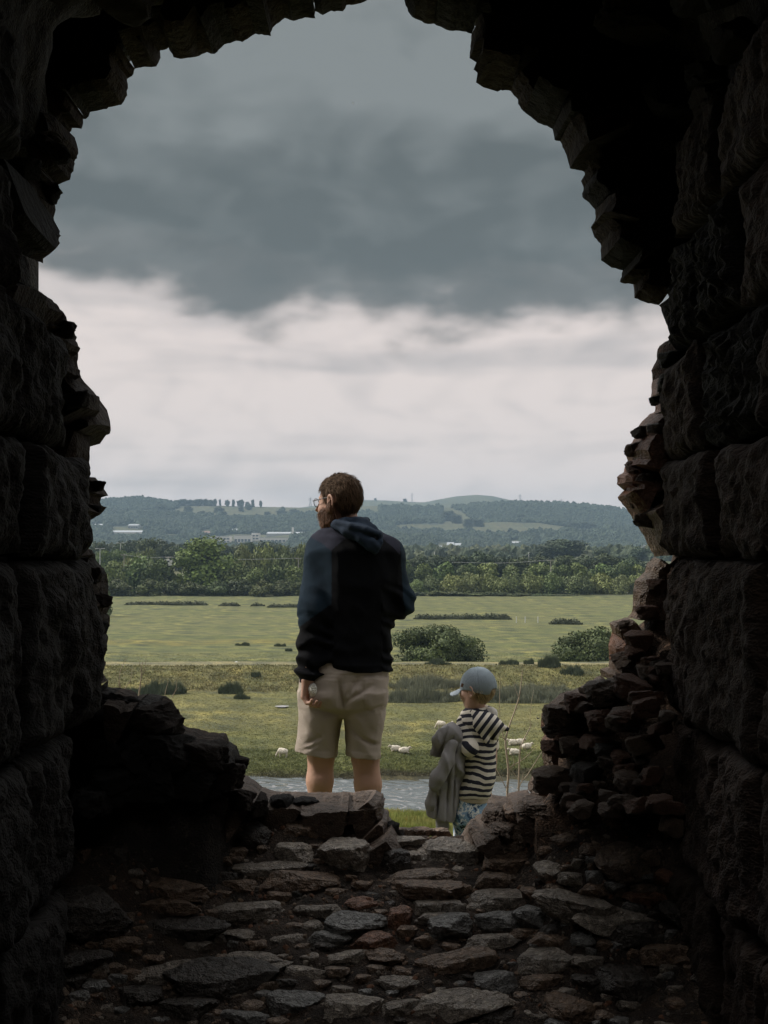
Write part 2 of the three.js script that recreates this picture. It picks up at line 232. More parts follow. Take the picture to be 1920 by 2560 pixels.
// height of the trodden rubble inside
function floorAt(x, d) {
  let h = d < 3.3 ? 0.02 * (d - 2.3) : 0.02 + 0.325 * (d - 3.3);
  h = mix(h, 0.02 + 0.325 * 1.12, sm(4.3, 4.6, d));
  h += 0.25 * sm(0.36, 0.72, x) * sm(3.55, 4.15, d) + 0.17 * sm(0.45, 0.95, -x) * sm(3.5, 4.1, d) + 0.07 * sm(0.75, 1, Math.abs(x));
  h += 0.05 * sm(-0.05, -0.35, x) * sm(4.15, 4.45, d);
  return h;
}
{
  // signed distance to the opening, on a grid in the plane 4.35 m away
  const DC = 4.35, poly = OUT.map(([x, y]) => at(x, y, DC));
  const openDist = (x, y) => {
    let best = 1e9, inside = false;
    for (let i = 0, j = poly.length - 1; i < poly.length; j = i++) {
      const [ax, ay] = poly[j], [bx_, by_] = poly[i], ex = bx_ - ax, ey = by_ - ay, t = clamp(((x - ax) * ex + (y - ay) * ey) / (ex * ex + ey * ey)), qx = x - ax - ex * t, qy = y - ay - ey * t, q = qx * qx + qy * qy;
      if (q < best) best = q;
      if ((by_ > y) !== (ay > y) && x < (ax - bx_) * (y - by_) / (ay - by_) + bx_) inside = !inside;
    }
    return (inside ? -1 : 1) * Math.sqrt(best);
  };
  const x0 = -1.45, y0 = -0.35, s = 0.03, nx = 98, ny = 150, grid = new Float32Array(nx * ny);
  for (let j = 0; j < ny; j++) for (let i = 0; i < nx; i++) grid[j * nx + i] = openDist(x0 + i * s, y0 + j * s);
  const look = (x, y) => { const u = clamp((x - x0) / s, 0, nx - 1.01), v = clamp((y - y0) / s, 0, ny - 1.01), i = Math.floor(u), j = Math.floor(v), a = u - i, b = v - j, k = j * nx + i; return mix(mix(grid[k], grid[k + 1], a), mix(grid[k + nx], grid[k + nx + 1], a), b); };
  const solid = (x, y, z) => {
    const d = -z, o = look(x, y);
    const low = sm(0.78, 0.64, y) * sm(-0.6, -0.5, x) * sm(0.52, 0.44, x), dF = mix(4.18, 4.54, low), kf = mix(2.1, 0.72, sm(0.34, 0.5, x) * sm(1.35, 1.15, y) * sm(0.56, 0.66, y)), inset = 0.045 + low * 0.04 + Math.max(0, d - 4.35 - low * 0.2) * 0.42 + Math.max(0, dF - d) * kf;
    let q = -o + inset;
    const up = y - 2.5, tun = up > 0 ? Math.sqrt(x * x + up * up * 0.94) - 1.03 : Math.abs(x) - 1.03;
    const dE = x < 0 ? lerpTable([[0.9, 4.4], [1.1, 4.0], [1.45, 3.9], [1.75, 3.85], [1.9, 3.65], [2.05, 3.35], [2.18, 3.1], [2.36, 3.05], [2.5, 3.3], [2.6, 3.55], [2.72, 3.68], [2.9, 3.68], [3.05, 3.6], [3.2, 3.85], [3.4, 4.15], [3.55, 4.4]], y) : 4.4;
    q = Math.min(q, Math.max(-tun, d - dE) + 0.02);
    q = Math.max(q, d - 4.84 - 0.03 * noise(x * 3, y * 3, 1));
    if (Math.abs(q) < 0.22) { const w = worley(x * 5.5, y * 7, z * 5.5); q += (w[0] - 0.5) * 0.075 * (1 - sm(0, 0.06, 0.02 - (w[1] - w[0]))) + fbm(x * 9, y * 9, z * 9, 3) * 0.05 + 0.012; }
    return q;
  };
  let core = surface(solid, [-1.42, -0.3, -4.88], [1.42, 4.0, -2.2], 0.03, 2.2);
  core = boxUV(core, 0.6);
  core.computeVertexNormals();
  core = toCreasedNormals(core, 0.7);
  colorBy(core, (x, y, z) => { const t = sm(0.3, 0.5, x) * sm(2.3, 2.0, y) * sm(-3.3, -3.6, z), n = 1 + 0.5 * fbm(x * 5, y * 5, z * 5, 3); return mixc([0.056, 0.043, 0.034], [0.27, 0.172, 0.118], t).map((v) => v * n); });  // darkened with the walls; lower right brighter, its light put into the colour
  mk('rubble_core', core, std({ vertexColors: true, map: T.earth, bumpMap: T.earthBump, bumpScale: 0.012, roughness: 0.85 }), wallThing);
  // a gap added in the unseen vault above the standpoint, to light the passage
  // the thick masonry round it, out of the picture: what keeps the passage dark and shades the people's backs
  const mass = [bx(-2.7, -1.39, -2, 4.3, -4.83, -4.25), bx(1.39, 2.7, -2, 4.2, -4.83, -4.25), bx(-1.395, 1.395, 3.94, 4.38, -4.82, -4.26),
    bx(-1.8, -1.385, -0.6, 3.96, -4.3, 3.5), bx(1.385, 1.8, -0.6, 3.96, -4.3, 3.5), bx(-1.79, 1.79, 3.9, 4.4, -4.28, -2.12), bx(-1.79, 1.79, 3.9, 4.4, 1.02, 3.49), bx(-1.78, -0.93, 3.91, 4.39, -2.125, 1.025), bx(0.93, 1.78, 3.91, 4.39, -2.125, 1.025), bx(-1.78, 1.78, -0.6, 4.3, 3.4, 3.9),
    bx(-1.4, -1.04, -0.4, 3.95, -2.25, 3.45), bx(1.04, 1.4, -0.4, 3.95, -2.25, 3.45), bx(-1.1, 1.1, 3.5, 3.93, -2.25, -2.1), bx(-1.1, 1.1, 3.5, 3.93, 1.0, 3.42), bx(-1.09, -0.92, 3.51, 3.92, -2.105, 1.005), bx(0.92, 1.09, 3.51, 3.92, -2.105, 1.005), bx(-1.41, 1.41, -0.7, 0.0, -2.3, 3.43), bx(-1.42, 1.42, -0.7, -0.1, -4.7, -2.25)];
  mk('masonry_mass', boxUV(mergeGeometries(mass.map((g) => g.toNonIndexed()))), M.core, wallThing);
}
// the stones of the broken edge
{
  const r = rng(5), n = OUT.length, pts = OUT;
  let i = 0, count = 0;
  const pick = (px, py) => { const k = r(); if (px > 1480 && py > 900) return k < 0.5 ? 'red' : k < 0.8 ? 'brown' : 'sand'; if (py > 1960) return 'mud'; if (py > 1700 && px > 1150) return k < 0.45 ? 'red' : 'mud'; if (py > 1900) return 'mud'; if (px < 600) return k < 0.55 ? 'brown' : k < 0.8 ? 'dark' : 'sand'; return k < 0.5 ? 'dark' : k < 0.8 ? 'brown' : 'sand'; };
  while (i < n) {
    let j = i, len = 0; const want = 34 + r() * 46;
    while (len < want && j < i + 9 && j < n) { const a = pts[j % n], b = pts[(j + 1) % n]; len += Math.hypot(b[0] - a[0], b[1] - a[1]); j++; }
    const seg = []; for (let k = i; k <= j; k++) seg.push(pts[k % n]);
    i = j;
    const mx = seg.reduce((s, p) => s + p[0], 0) / seg.length, my = seg.reduce((s, p) => s + p[1], 0) / seg.length, D = edgeDepth(mx, my) + (r() - 0.5) * 0.07;
    // finer, rougher edge
    const fine = [];
    for (let k = 0; k < seg.length - 1; k++) { const a = seg[k], b = seg[k + 1], L = Math.hypot(b[0] - a[0], b[1] - a[1]), m = Math.max(1, Math.round(L / 8)); for (let q = 0; q < m; q++) { const t = q / m, x = mix(a[0], b[0], t), y = mix(a[1], b[1], t), w = q ? 3.4 : 1.2; fine.push([x + noise(x * 0.09, y * 0.09, 3) * w, y + noise(x * 0.09, y * 0.09, 8) * w]); } }
    fine.push(seg[seg.length - 1]);
    const A = at(...seg[0], D), B = at(...seg[seg.length - 1], D); let ex = B[0] - A[0], ey = B[1] - A[1]; const el = Math.hypot(ex, ey); ex /= el; ey /= el;
    const ox = -ey * -1, oy = ex * -1;      // outward: the outline runs anticlockwise as seen from inside
    let depthIn = 0; const front = fine.map(([x, y]) => { const p = at(x, y, D); depthIn = Math.max(depthIn, (p[0] - A[0]) * ox + (p[1] - A[1]) * oy); return p; });
    const back = depthIn + 0.09 + r() * 0.12, sk = (r() - 0.5) * 0.06;
    const backs = [[B[0] + ox * back - ex * (0.01 + sk), B[1] + oy * back - ey * (0.01 + sk)], [(A[0] + B[0]) / 2 + ox * (back + 0.05 * r()), (A[1] + B[1]) / 2 + oy * (back + 0.04)], [A[0] + ox * back + ex * (0.01 + sk), A[1] + oy * back + ey * (0.01 + sk)]];
    const loop = [...front.map((p) => [p[0], p[1]]), ...backs], m = loop.length, nf = front.length;
    const th = mx > 1300 && my > 1400 ? 0.07 + r() * 0.06 : 0.14 + r() * 0.14, rings = [[-th, 0.028], [-th * 0.8, 0.012], [-th * 0.35, 0.006], [0, 0], [0.06, 0.035], [0.13, 0.085]];
    const pos = [];
    for (const [dz, o] of rings) for (let k = 0; k < m; k++) { const w = k < nf ? 1 : -0.4, e = (k < nf ? noise(loop[k][0] * 14, loop[k][1] * 14, dz * 20 + count) * 0.018 : 0), oo = o * w + (o ? Math.max(-0.004, e) : 0), g = -dz / D * (k < nf ? 1 : 0);
      pos.push(loop[k][0] + ox * oo - loop[k][0] * g * 0, loop[k][1] + oy * oo, -(D + dz)); }
    const idx = []; for (let q = 0; q < rings.length - 1; q++) for (let k = 0; k < m; k++) { const a = q * m + k, b = q * m + (k + 1) % m; idx.push(a, b, a + m, b, b + m, a + m); }
    const tri = THREE.ShapeUtils.triangulateShape(loop.map((p) => new THREE.Vector2(...p)), []);
    for (const [a, b, c] of tri) { idx.push(a, b, c); const o = (rings.length - 1) * m; idx.push(o + a, o + c, o + b); }
    let g = geo(pos, idx); g = toCreasedNormals(boxUV(g, 0.7), 0.6);
    mk('stone', g, M[(mx > 1300 && my > 950) || my > 1900 ? pick(mx, my) : 'wall_' + pick(mx, my)] ?? M.mud, wallThing); count++;  // right jamb and sill keep the lit tones, the rest the shaded copies
  }
}
// irregular split stones: a random faceted solid, roughened
function rockGeo(seed, flat = 0.5, detail = 6, rough = 0.05) {
  const r = rng(seed), planes = [];
  const n = 9 + Math.floor(r() * 5);
  for (let i = 0; i < n; i++) { const a = (i + r() * 0.8) / n * Math.PI * 2, e = (r() - 0.5) * 0.9; planes.push([Math.cos(a) * Math.cos(e), Math.sin(e), Math.sin(a) * Math.cos(e), 0.72 + r() * 0.34]); }
  for (let i = 0; i < 3; i++) { const a = r() * 6.28, t = 0.1 + r() * 0.35; planes.push([Math.cos(a) * t, 1, Math.sin(a) * t, 0.8 + r() * 0.25]); }
  planes.push([(r() - 0.5) * 0.3, -1, (r() - 0.5) * 0.3, 0.9]);
  for (const p of planes) { const l = Math.hypot(p[0], p[1], p[2]); p[0] /= l; p[1] /= l; p[2] /= l; }
  const g = new THREE.IcosahedronGeometry(1, detail), p = g.attributes.position, o = seed * 3.7;
  for (let i = 0; i < p.count; i++) {
    const x = p.getX(i), y = p.getY(i), z = p.getZ(i); let t = 1.25;
    for (const q of planes) { const c = q[0] * x + q[1] * y + q[2] * z; if (c > 0.05) t = Math.min(t, q[3] / c); }
    t *= 1 + rough * (1.3 * fbm(x * 2 + o, y * 2, z * 2, 3) + 0.8 * Math.abs(noise(x * 1.5 + o, y * 9, z * 1.5)) - 0.2) + rough * 0.35 * noise(x * 9 + o, y * 9, z * 9);
    p.setXYZ(i, x * t, y * t * flat, z * t);
  }
  return g;
}
function rockMeshGeo(seed, sx, sy, sz, detail, rough) {
  let g = rockGeo(seed, 1, detail, rough); g.scale(sx, sy, sz); g.deleteAttribute('uv'); g.deleteAttribute('normal');
  return toCreasedNormals(boxUV(g, 0.55), 0.42);
}
// the dressed blocks of the passage walls, worn and fluted
{
  const r = rng(41);
  const blockGeo = (d0, d1, y0, y1, side, seed, moss) => {
    const nu = 34, nv = Math.max(10, Math.round((y1 - y0) / 0.018)), pos = [], idx = [], uv = [], face = 0.945, W = d1 - d0, Hh = y1 - y0, gap = 0.008;
    const rows = nv + 1, cols = nu + 1;
    for (let j = 0; j < rows; j++) for (let i = 0; i < cols; i++) {
      const u = i / nu, v = j / nv; let d = mix(d0 + gap, d1 - gap, u), y = mix(y0 + gap, y1 - gap, v);
      const eu = Math.min(u, 1 - u) * W, ev = Math.min(v, 1 - v) * Hh, e = Math.min(eu, ev), round = (0.022 + 0.03 * clamp(0.5 + noise(d * 5, y * 5, seed) * 1.4)) * Math.pow(1 - clamp(e / (0.03 + 0.05 * clamp(0.5 + noise(d * 3, y * 3, seed + 4)))), 2);
      const flute = moss ? 0.05 * fbm(d * 9 + seed, y * 9, seed, 4) + 0.03 * noise(d * 30, y * 34, seed) : 0.06 * fbm(d * 3.5 + seed, y * 2.2, seed, 4) + 0.026 * fbm(d * 15, y * 4.5, seed + 3, 4) + 0.03 * Math.abs(noise(d * 7, y * 7, seed)) + 0.022 * fbm(d * 34, y * 34, seed, 3);
      const x = face + round - flute - (seed % 7) * 0.004;
      d += noise(y * 4, seed, 2) * 0.03 + noise(y * 14, d * 8, seed) * 0.008; y += noise(d * 4, seed, 5) * 0.03 + noise(d * 16, y * 9, seed) * 0.006;
      pos.push(side * x, y, -d); uv.push(d / 0.7 + seed * 0.37, y / 0.7);
    }
    const idxOf = (j, i) => j * cols + i, q = (a, b, c, e) => { if (side > 0) idx.push(a, b, c, b, e, c); else idx.push(a, c, b, b, c, e); };
    for (let j = 0; j < nv; j++) for (let i = 0; i < nu; i++) q(idxOf(j, i), idxOf(j, i + 1), idxOf(j + 1, i), idxOf(j + 1, i + 1));
    // sides going back into the wall
    const ring = []; for (let i = 0; i < cols; i++) ring.push(idxOf(0, i)); for (let j = 1; j < rows; j++) ring.push(idxOf(j, nu)); for (let i = nu - 1; i >= 0; i--) ring.push(idxOf(nv, i)); for (let j = nv - 1; j > 0; j--) ring.push(idxOf(j, 0));
    const base = pos.length / 3; for (const k of ring) { pos.push(side * (face + 0.16), pos[3 * k + 1], pos[3 * k + 2]); uv.push(uv[2 * k] + 0.2, uv[2 * k + 1]); }
    for (let k = 0; k < ring.length; k++) { const a = ring[k], b = ring[(k + 1) % ring.length], c = base + k, e = base + (k + 1) % ring.length; if (side > 0) idx.push(a, c, b, b, c, e); else idx.push(a, b, c, b, e, c); }
    return geo(pos, idx, uv);
  };
  const courses = [[0.0, 0.47], [0.47, 0.93], [0.93, 1.45], [1.45, 1.77], [1.77, 2.12], [2.12, 2.46], [2.46, 2.78]];
  for (const side of [-1, 1]) courses.forEach(([y0, y1], c) => {
    let d = side > 0 ? [3.88, 3.88, 4.02, 4.02, 4.02, 4.02, 3.82][c] : [3.6, 3.66, 3.82, 3.8, 3.56, 3.08, 3.06][c];
    let k = 0;
    while (d > 2.3) { const w = 0.34 + r() * 0.4; const moss = side > 0 && ((c === 5 && k === 0) || (c === 4 && k === 1) || (c === 5 && k === 1));
      mk('block', blockGeo(d - w, d, y0, y1, side, 3 + c * 5 + k * 11 + (side > 0 ? 50 : 0), moss), moss ? M.wall_moss : side < 0 ? M.wall_dark : (c + k) % 3 ? M.jamb : M.wall_brown, wallThing); d -= w; k++; }  // left blocks painted darker, right ones warmer, following how the light falls
  });
  // loose core stones: the two broken stubs beside the sill and the underside of the arch
  const variants = []; for (let i = 0; i < 10; i++) variants.push(rockMeshGeo(100 + i, 1, 0.72, 0.85, 8, 0.17));
  const put = (p, s, mat, squash = 1) => { const m = mk('stone', variants[Math.floor(r() * 10)], mat, wallThing); m.position.set(...p); m.rotation.set((r() - 0.5) * 0.5, r() * 6.28, (r() - 0.5) * 0.5); m.scale.set(s, s * squash, s * 0.9); return m; };
  const stubD = (px, py) => { const edge = lerpTable([[1440, 1590], [1545, 1560], [1600, 1521], [1690, 1500], [1730, 1405], [1790, 1352], [1880, 1356], [1920, 1350], [1980, 1310], [2060, 1180]], py); return clamp(4.2 - (px - edge) * 0.00145 / 0.72 + 0.05, 3.5, 4.2); };
  // left stub, px 270..640
  for (const [px, py, d, s, t] of [[300, 1790, 4.12, 90, 'dark'], [390, 1800, 4.1, 80, 'brown'], [330, 1880, 4.08, 80, 'dark'], [420, 1880, 4.08, 85, 'dark'], [500, 1890, 4.12, 70, 'brown'], [540, 1880, 4.15, 46, 'sand'], [560, 1940, 4.16, 60, 'brown'], [470, 1960, 4.1, 70, 'dark'], [380, 1960, 4.04, 75, 'dark'], [290, 1960, 4.0, 80, 'dark'], [250, 1880, 4.02, 60, 'dark'], [590, 2000, 4.25, 50, 'brown'], [640, 2010, 4.38, 44, 'brown'], [230, 2000, 3.92, 70, 'dark'], [520, 2010, 4.18, 46, 'brown'], [600, 1905, 4.3, 26, 'sand'],
    // under the block the man stands behind
    [700, 2015, 4.5, 50, 'dark'], [760, 2020, 4.52, 48, 'dark'], [980, 2070, 4.5, 26, 'dark'], [995, 2085, 4.5, 20, 'brown'],
    // right stub, px 1330..1640
    [1400, 1790, 4.2, 50, 'brown'], [1450, 1760, 4.18, 50, 'red'], [1520, 1730, 4.12, 60, 'sand'], [1580, 1720, 4.1, 50, 'red'], [1500, 1800, 4.13, 48, 'red'], [1560, 1800, 4.08, 46, 'brown'], [1610, 1770, 4.04, 44, 'red'], [1390, 1870, 4.24, 34, 'red'], [1430, 1860, 4.22, 40, 'brown'], [1380, 1950, 4.2, 56, 'brown'], [1610, 1860, 4.03, 42, 'brown'], [1630, 1940, 4.0, 40, 'red'], [1570, 1950, 4.12, 44, 'brown'], [1560, 1650, 4.1, 44, 'brown'], [1600, 1600, 4.06, 40, 'red'], [1565, 1570, 4.12, 34, 'brown'], [1620, 1530, 4.04, 34, 'red'], [1620, 1680, 4.02, 40, 'brown'], [1640, 1460, 4.0, 26, 'red'], [1470, 1930, 4.3, 40, 'dark'], [1520, 1880, 4.32, 40, 'dark'], [1430, 2000, 4.2, 30, 'brown'], [1520, 1990, 4.14, 26, 'sand'], [1650, 2010, 3.95, 34, 'red'], [1680, 2060, 3.86, 34, 'brown'],
    // broken core of the right jamb
    [1600, 1120, 4.14, 34, 'red'], [1610, 1080, 4.12, 28, 'sand'], [1590, 1170, 4.16, 30, 'red'], [1610, 1200, 4.1, 30, 'sand'], [1635, 1140, 4.06, 30, 'red'], [1640, 1070, 4.04, 24, 'brown'], [1600, 1250, 4.14, 36, 'brown'], [1620, 1300, 4.08, 34, 'brown'], [1682, 772, 4.16, 30, 'dark'], [1680, 900, 4.0, 40, 'moss'], [1670, 960, 4.04, 40, 'moss'], [1640, 1000, 4.1, 20, 'moss'],
    // left jamb
    [230, 1440, 4.1, 36, 'brown'], [245, 1500, 4.12, 34, 'brown'], [240, 1570, 4.12, 32, 'dark'], [235, 1630, 4.1, 30, 'brown'], [225, 1690, 4.06, 36, 'brown'], [240, 1215, 4.08, 26, 'brown'], [235, 1275, 4.06, 20, 'dark'], [150, 820, 3.7, 46, 'sand'], [190, 1000, 3.85, 40, 'sand'], [120, 380, 3.6, 50, 'dark'], [110, 480, 3.55, 46, 'dark'], [80, 580, 3.45, 44, 'brown'], [60, 420, 3.4, 50, 'dark']])
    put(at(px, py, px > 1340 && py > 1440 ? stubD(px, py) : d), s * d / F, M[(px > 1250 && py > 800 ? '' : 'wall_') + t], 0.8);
  for (let k = 0; k < 46; k++) { const py = 1600 + r() * 430, px = 1345 + r() * 330; const d = stubD(px, py); if (px < 1400 && py < 1760 || d > 4.19) continue; put(at(px, py, d), (16 + r() * 34) * d / F, M[['brown', 'red', 'sand', 'mud', 'red'][Math.floor(r() * 5)]], 0.62); }
  // the flat red sliver leaning in the right-hand cavity
  { const m = mk('stone', variants[3], M.red, wallThing); m.position.set(...at(1462, 1968, 4.1)); m.scale.set(0.025, 0.085, 0.04); m.rotation.set(0, 0.5, -0.5); }
  // underside of the arch
  const inHole = (px, py) => { let c = false; for (let i = 0, j = OUT.length - 1; i < OUT.length; j = i++) { const [ax, ay] = OUT[j], [qx, qy] = OUT[i]; if ((qy > py) !== (ay > py) && px < (ax - qx) * (py - qy) / (ay - qy) + qx) c = !c; } return c; };
  const pokes = (x, y, d, s) => { for (let k = 0; k < 12; k++) { const u = x + Math.cos(k / 2) * s, v = y + Math.sin(k / 2) * s; if (inHole(CX + u / d * F, HY - (v - EYE) / d * F)) return true; } return false; };
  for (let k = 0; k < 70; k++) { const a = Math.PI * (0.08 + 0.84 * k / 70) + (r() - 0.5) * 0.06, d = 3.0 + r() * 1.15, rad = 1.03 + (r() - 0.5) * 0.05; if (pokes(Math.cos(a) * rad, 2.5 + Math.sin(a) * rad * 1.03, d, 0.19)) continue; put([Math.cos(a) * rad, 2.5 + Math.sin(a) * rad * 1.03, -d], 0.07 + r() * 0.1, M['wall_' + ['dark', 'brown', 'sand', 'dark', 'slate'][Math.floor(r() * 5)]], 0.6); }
}
// ---------- the floor of rubble ----------
const floorRoot = new THREE.Group(); floorRoot.name = 'rubble_floor'; scene.add(floorRoot); structure(floorRoot);
{
  const nx = 190, nd = 210, pos = [], uv = [], idx = [], d0 = 2.15, d1 = 4.72;
  for (let j = 0; j <= nd; j++) for (let i = 0; i <= nx; i++) {
    const x = mix(-1.06, 1.06, i / nx), d = mix(d0, d1, j / nd); let y = floorAt(x, d) + fbm(x * 5, d * 5, 2, 4) * 0.05 + fbm(x * 30, d * 30, 8, 3) * 0.016 + 0.008;
    y -= sm(4.52, 4.72, d) * 0.9;
    pos.push(x, y, -d); uv.push(x / 0.45, d / 0.45);
  }
  for (let j = 0; j < nd; j++) for (let i = 0; i < nx; i++) { const a = j * (nx + 1) + i, b = a + nx + 1; idx.push(a, a + 1, b, a + 1, b + 1, b); }
  M.earth = std({ color: rgb(0.125, 0.088, 0.066), map: T.earth, bumpMap: T.earthBump, bumpScale: 0.01, roughness: 0.95 });
  mk('earth', geo(pos, idx, uv), M.earth, floorRoot);
  const onFloor = (px, py) => { let lo = 2.3, hi = 4.62; for (let k = 0; k < 30; k++) { const d = (lo + hi) / 2, y = EYE - (py - HY) / F * d; if (y > floorAt((px - CX) / F * d, d)) lo = d; else hi = d; } return lo; };
  const r = rng(90), list = [];
  const L = 'dark brown red grey pale slate moss sand'.split(' '), S = (s) => s.trim().split(/\s*;\s*/).map((t) => t.split(/\s+/));
  const given = S(`736 2127 80 52 pale; 861 2135 115 85 pale; 988 2151 66 78 dark; 995 2106 140 30 grey; 937 2129 32 22 pale; 1029 2139 40 22 pale; 1126 2131 130 70 grey; 667 2172 170 36 grey; 765 2200 178 50 brown;
 904 2217 40 40 brown; 1052 2196 165 46 sand; 1077 2225 172 62 brown; 1155 2176 38 20 grey; 597 2213 75 36 brown; 620 2278 180 52 grey; 798 2278 98 40 grey; 917 2262 90 34 red; 876 2307 140 54 slate; 1001 2295 54 62 red;
 1089 2270 112 42 grey; 1093 2295 84 34 grey; 1122 2310 120 60 slate; 1159 2225 38 28 brown; 757 2073 84 46 brown; 913 2069 110 46 red; 638 2090 82 50 dark; 593 2131 46 30 sand; 1288 2149 140 55 brown; 1310 2084 150 78 sand;
 1566 2150 112 74 sand; 1372 2177 62 52 pale; 1430 2193 60 34 grey; 1538 2213 56 30 slate; 1488 2188 46 34 slate; 1258 2199 130 54 sand; 1260 2249 178 50 grey; 1444 2266 178 72 grey; 1532 2299 166 50 pale; 1272 2304 150 46 slate;
 1327 2290 70 50 slate; 1726 2221 80 70 sand; 1227 2354 120 40 grey; 1383 2349 100 24 brown; 1460 2349 60 34 slate; 1133 2410 200 60 brown; 1360 2399 140 55 grey; 1460 2404 84 34 grey; 1233 2454 105 44 slate; 1161 2515 216 64 pale;
 1577 2327 100 60 dark; 1621 2243 100 28 red; 1699 2282 84 50 dark; 1793 2249 60 44 moss; 1355 2454 90 40 brown; 1416 2099 72 34 sand; 1455 2019 50 22 sand; 1516 2027 72 40 pale; 1593 2060 60 56 dark; 1333 2013 60 14 sand; 1377 2018 60 12 sand;
 1244 2005 50 44 red; 1299 1990 62 18 sand; 724 2351 80 32 grey; 624 2337 126 28 grey; 820 2345 100 38 slate; 936 2353 90 44 red; 867 2393 96 22 pale; 963 2393 100 40 brown; 634 2398 120 32 grey; 772 2396 42 24 grey; 759 2430 96 28 pale;
 634 2425 160 26 grey; 545 2450 220 90 dark; 1005 2457 100 36 grey; 735 2505 122 50 slate; 878 2520 145 66 pale; 995 2520 96 44 grey; 857 2478 60 24 grey; 618 2545 106 40 slate; 312 2098 130 30 dark; 473 2103 120 50 dark; 395 2040 90 46 brown;
 295 2136 55 55 dark; 435 2157 70 50 grey; 490 2187 48 28 slate; 536 2149 74 32 brown; 422 2220 170 46 brown; 414 2263 145 34 brown; 456 2322 180 56 dark; 211 2271 180 100 dark; 127 2162 76 66 dark; 295 2356 104 34 brown; 160 2406 170 46 dark;
 443 2432 185 50 grey; 207 2136 34 40 brown; 1244 2540 90 40 dark; 1420 2520 130 60 brown; 1560 2450 150 70 dark; 1650 2380 90 50 brown; 1330 2540 70 30 grey; 470 2520 120 60 dark; 360 2490 110 50 dark; 1620 2140 50 34 brown; 1660 2190 50 40 red; 1480 2120 50 30 brown; 1330 2230 50 30 brown; 840 2230 60 26 brown; 700 2240 60 26 brown; 560 2190 60 30 dark`);
  const place = (px, py, w, h, tone, seed, det) => {
    const d = onFloor(px, py + h * 0.15), k = d / F, g = floorAt((px - CX) * k, d), sx = w * k * 0.62, sz = clamp(h * k * 0.85, sx * 0.42, sx * 0.95), sy = clamp(h * k * 0.5, 0.018, 0.09);
    const m = mk('stone', rockMeshGeo(seed, sx, sy, sz, det, 0.1), M[tone], floorRoot);
    m.position.set((px - CX) * k, g + sy * 0.12, -d); m.rotation.set(0.06 + (r() - 0.5) * 0.26, (r() - 0.5) * 0.5, (r() - 0.5) * 0.18);
    list.push([px, py, w, h]);
  };
  given.forEach(([x, y, w, h, t], i) => place(+x, +y, +w, +h, t, 300 + i * 7, +w > 70 ? 8 : 5));
  for (let k = 0, n = 0; k < 5000 && n < 180; k++) {                                                    // smaller stones between
    const px = 40 + r() * 1800, py = 2060 + r() * 520, w = 26 + r() * 44, h = w * (0.34 + r() * 0.25);
    if (Math.abs(px - 960) > 520 + (py - 2050) * 0.9) continue;
    if (list.some(([x, y, a, b]) => Math.abs(x - px) < (a + w) * 0.4 && Math.abs(y - py) < (b + h) * 0.4)) continue;
    place(px, py, w, h, ['brown', 'dark', 'grey', 'brown', 'sand', 'slate'][Math.floor(r() * 6)], 2000 + k, 4); n++;
  }
  // blocks of the sill
  const sill = (px, py, d, w, h, z, tone, seed) => { const k = d / F, m = mk('stone', rockMeshGeo(seed, w * k * 0.56, h * k * 0.56, z, 8, 0.16), M[tone], floorRoot); m.position.set(...at(px, py, d)); m.rotation.y = (r() - 0.5) * 0.2; };
  sill(820, 2014, 4.6, 96, 50, 0.12, 'mud', 61); sill(912, 2014, 4.62, 84, 58, 0.12, 'mud', 62); sill(1236, 2036, 4.36, 50, 38, 0.09, 'mud', 64); sill(1288, 2036, 4.34, 62, 40, 0.1, 'brown', 67); sill(1254, 2068, 4.3, 78, 36, 0.1, 'mud', 68); sill(1340, 2014, 4.3, 90, 36, 0.14, 'mud', 65); sill(1204, 2082, 4.4, 56, 44, 0.1, 'mud', 66);
  // gravel: too many to count
  const peb = rockMeshGeo(7, 1, 0.7, 0.9, 1, 0.1), N = 5200, gm = new THREE.InstancedMesh(peb, std({ color: rgb(1, 1, 1), roughness: 0.9, map: T.stone }), N), q = new THREE.Object3D(), c = new THREE.Color();
  for (let i = 0; i < N; i++) { const d = 3.2 + r() * 1.3, x = (r() * 2 - 1) * 0.95, s = 0.003 + 0.010 * r() ** 3; q.position.set(x, floorAt(x, d) + fbm(x * 5, d * 5, 2, 4) * 0.05 + 0.004, -d); q.rotation.set(r() * 3, r() * 6, r() * 3); q.scale.setScalar(s); q.updateMatrix(); gm.setMatrixAt(i, q.matrix); const t = stoneTones[['brown', 'red', 'grey', 'sand', 'dark'][Math.floor(r() * 5)]]; gm.setColorAt(i, c.setRGB(...t)); }
  gm.name = 'gravel'; gm.castShadow = gm.receiveShadow = true; floorRoot.add(gm); stuff(gm);
}

// The masonry above is drawn in its own module of 0.78 m, its floor 0.33 m above the grass outside; here it is set out in metres.
for (const root of [wallThing, floorRoot]) for (const m of root.children) { m.position.set(m.position.x * MODULE, PASSAGE_FLOOR + m.position.y * MODULE, m.position.z * MODULE); m.scale.multiplyScalar(MODULE); }
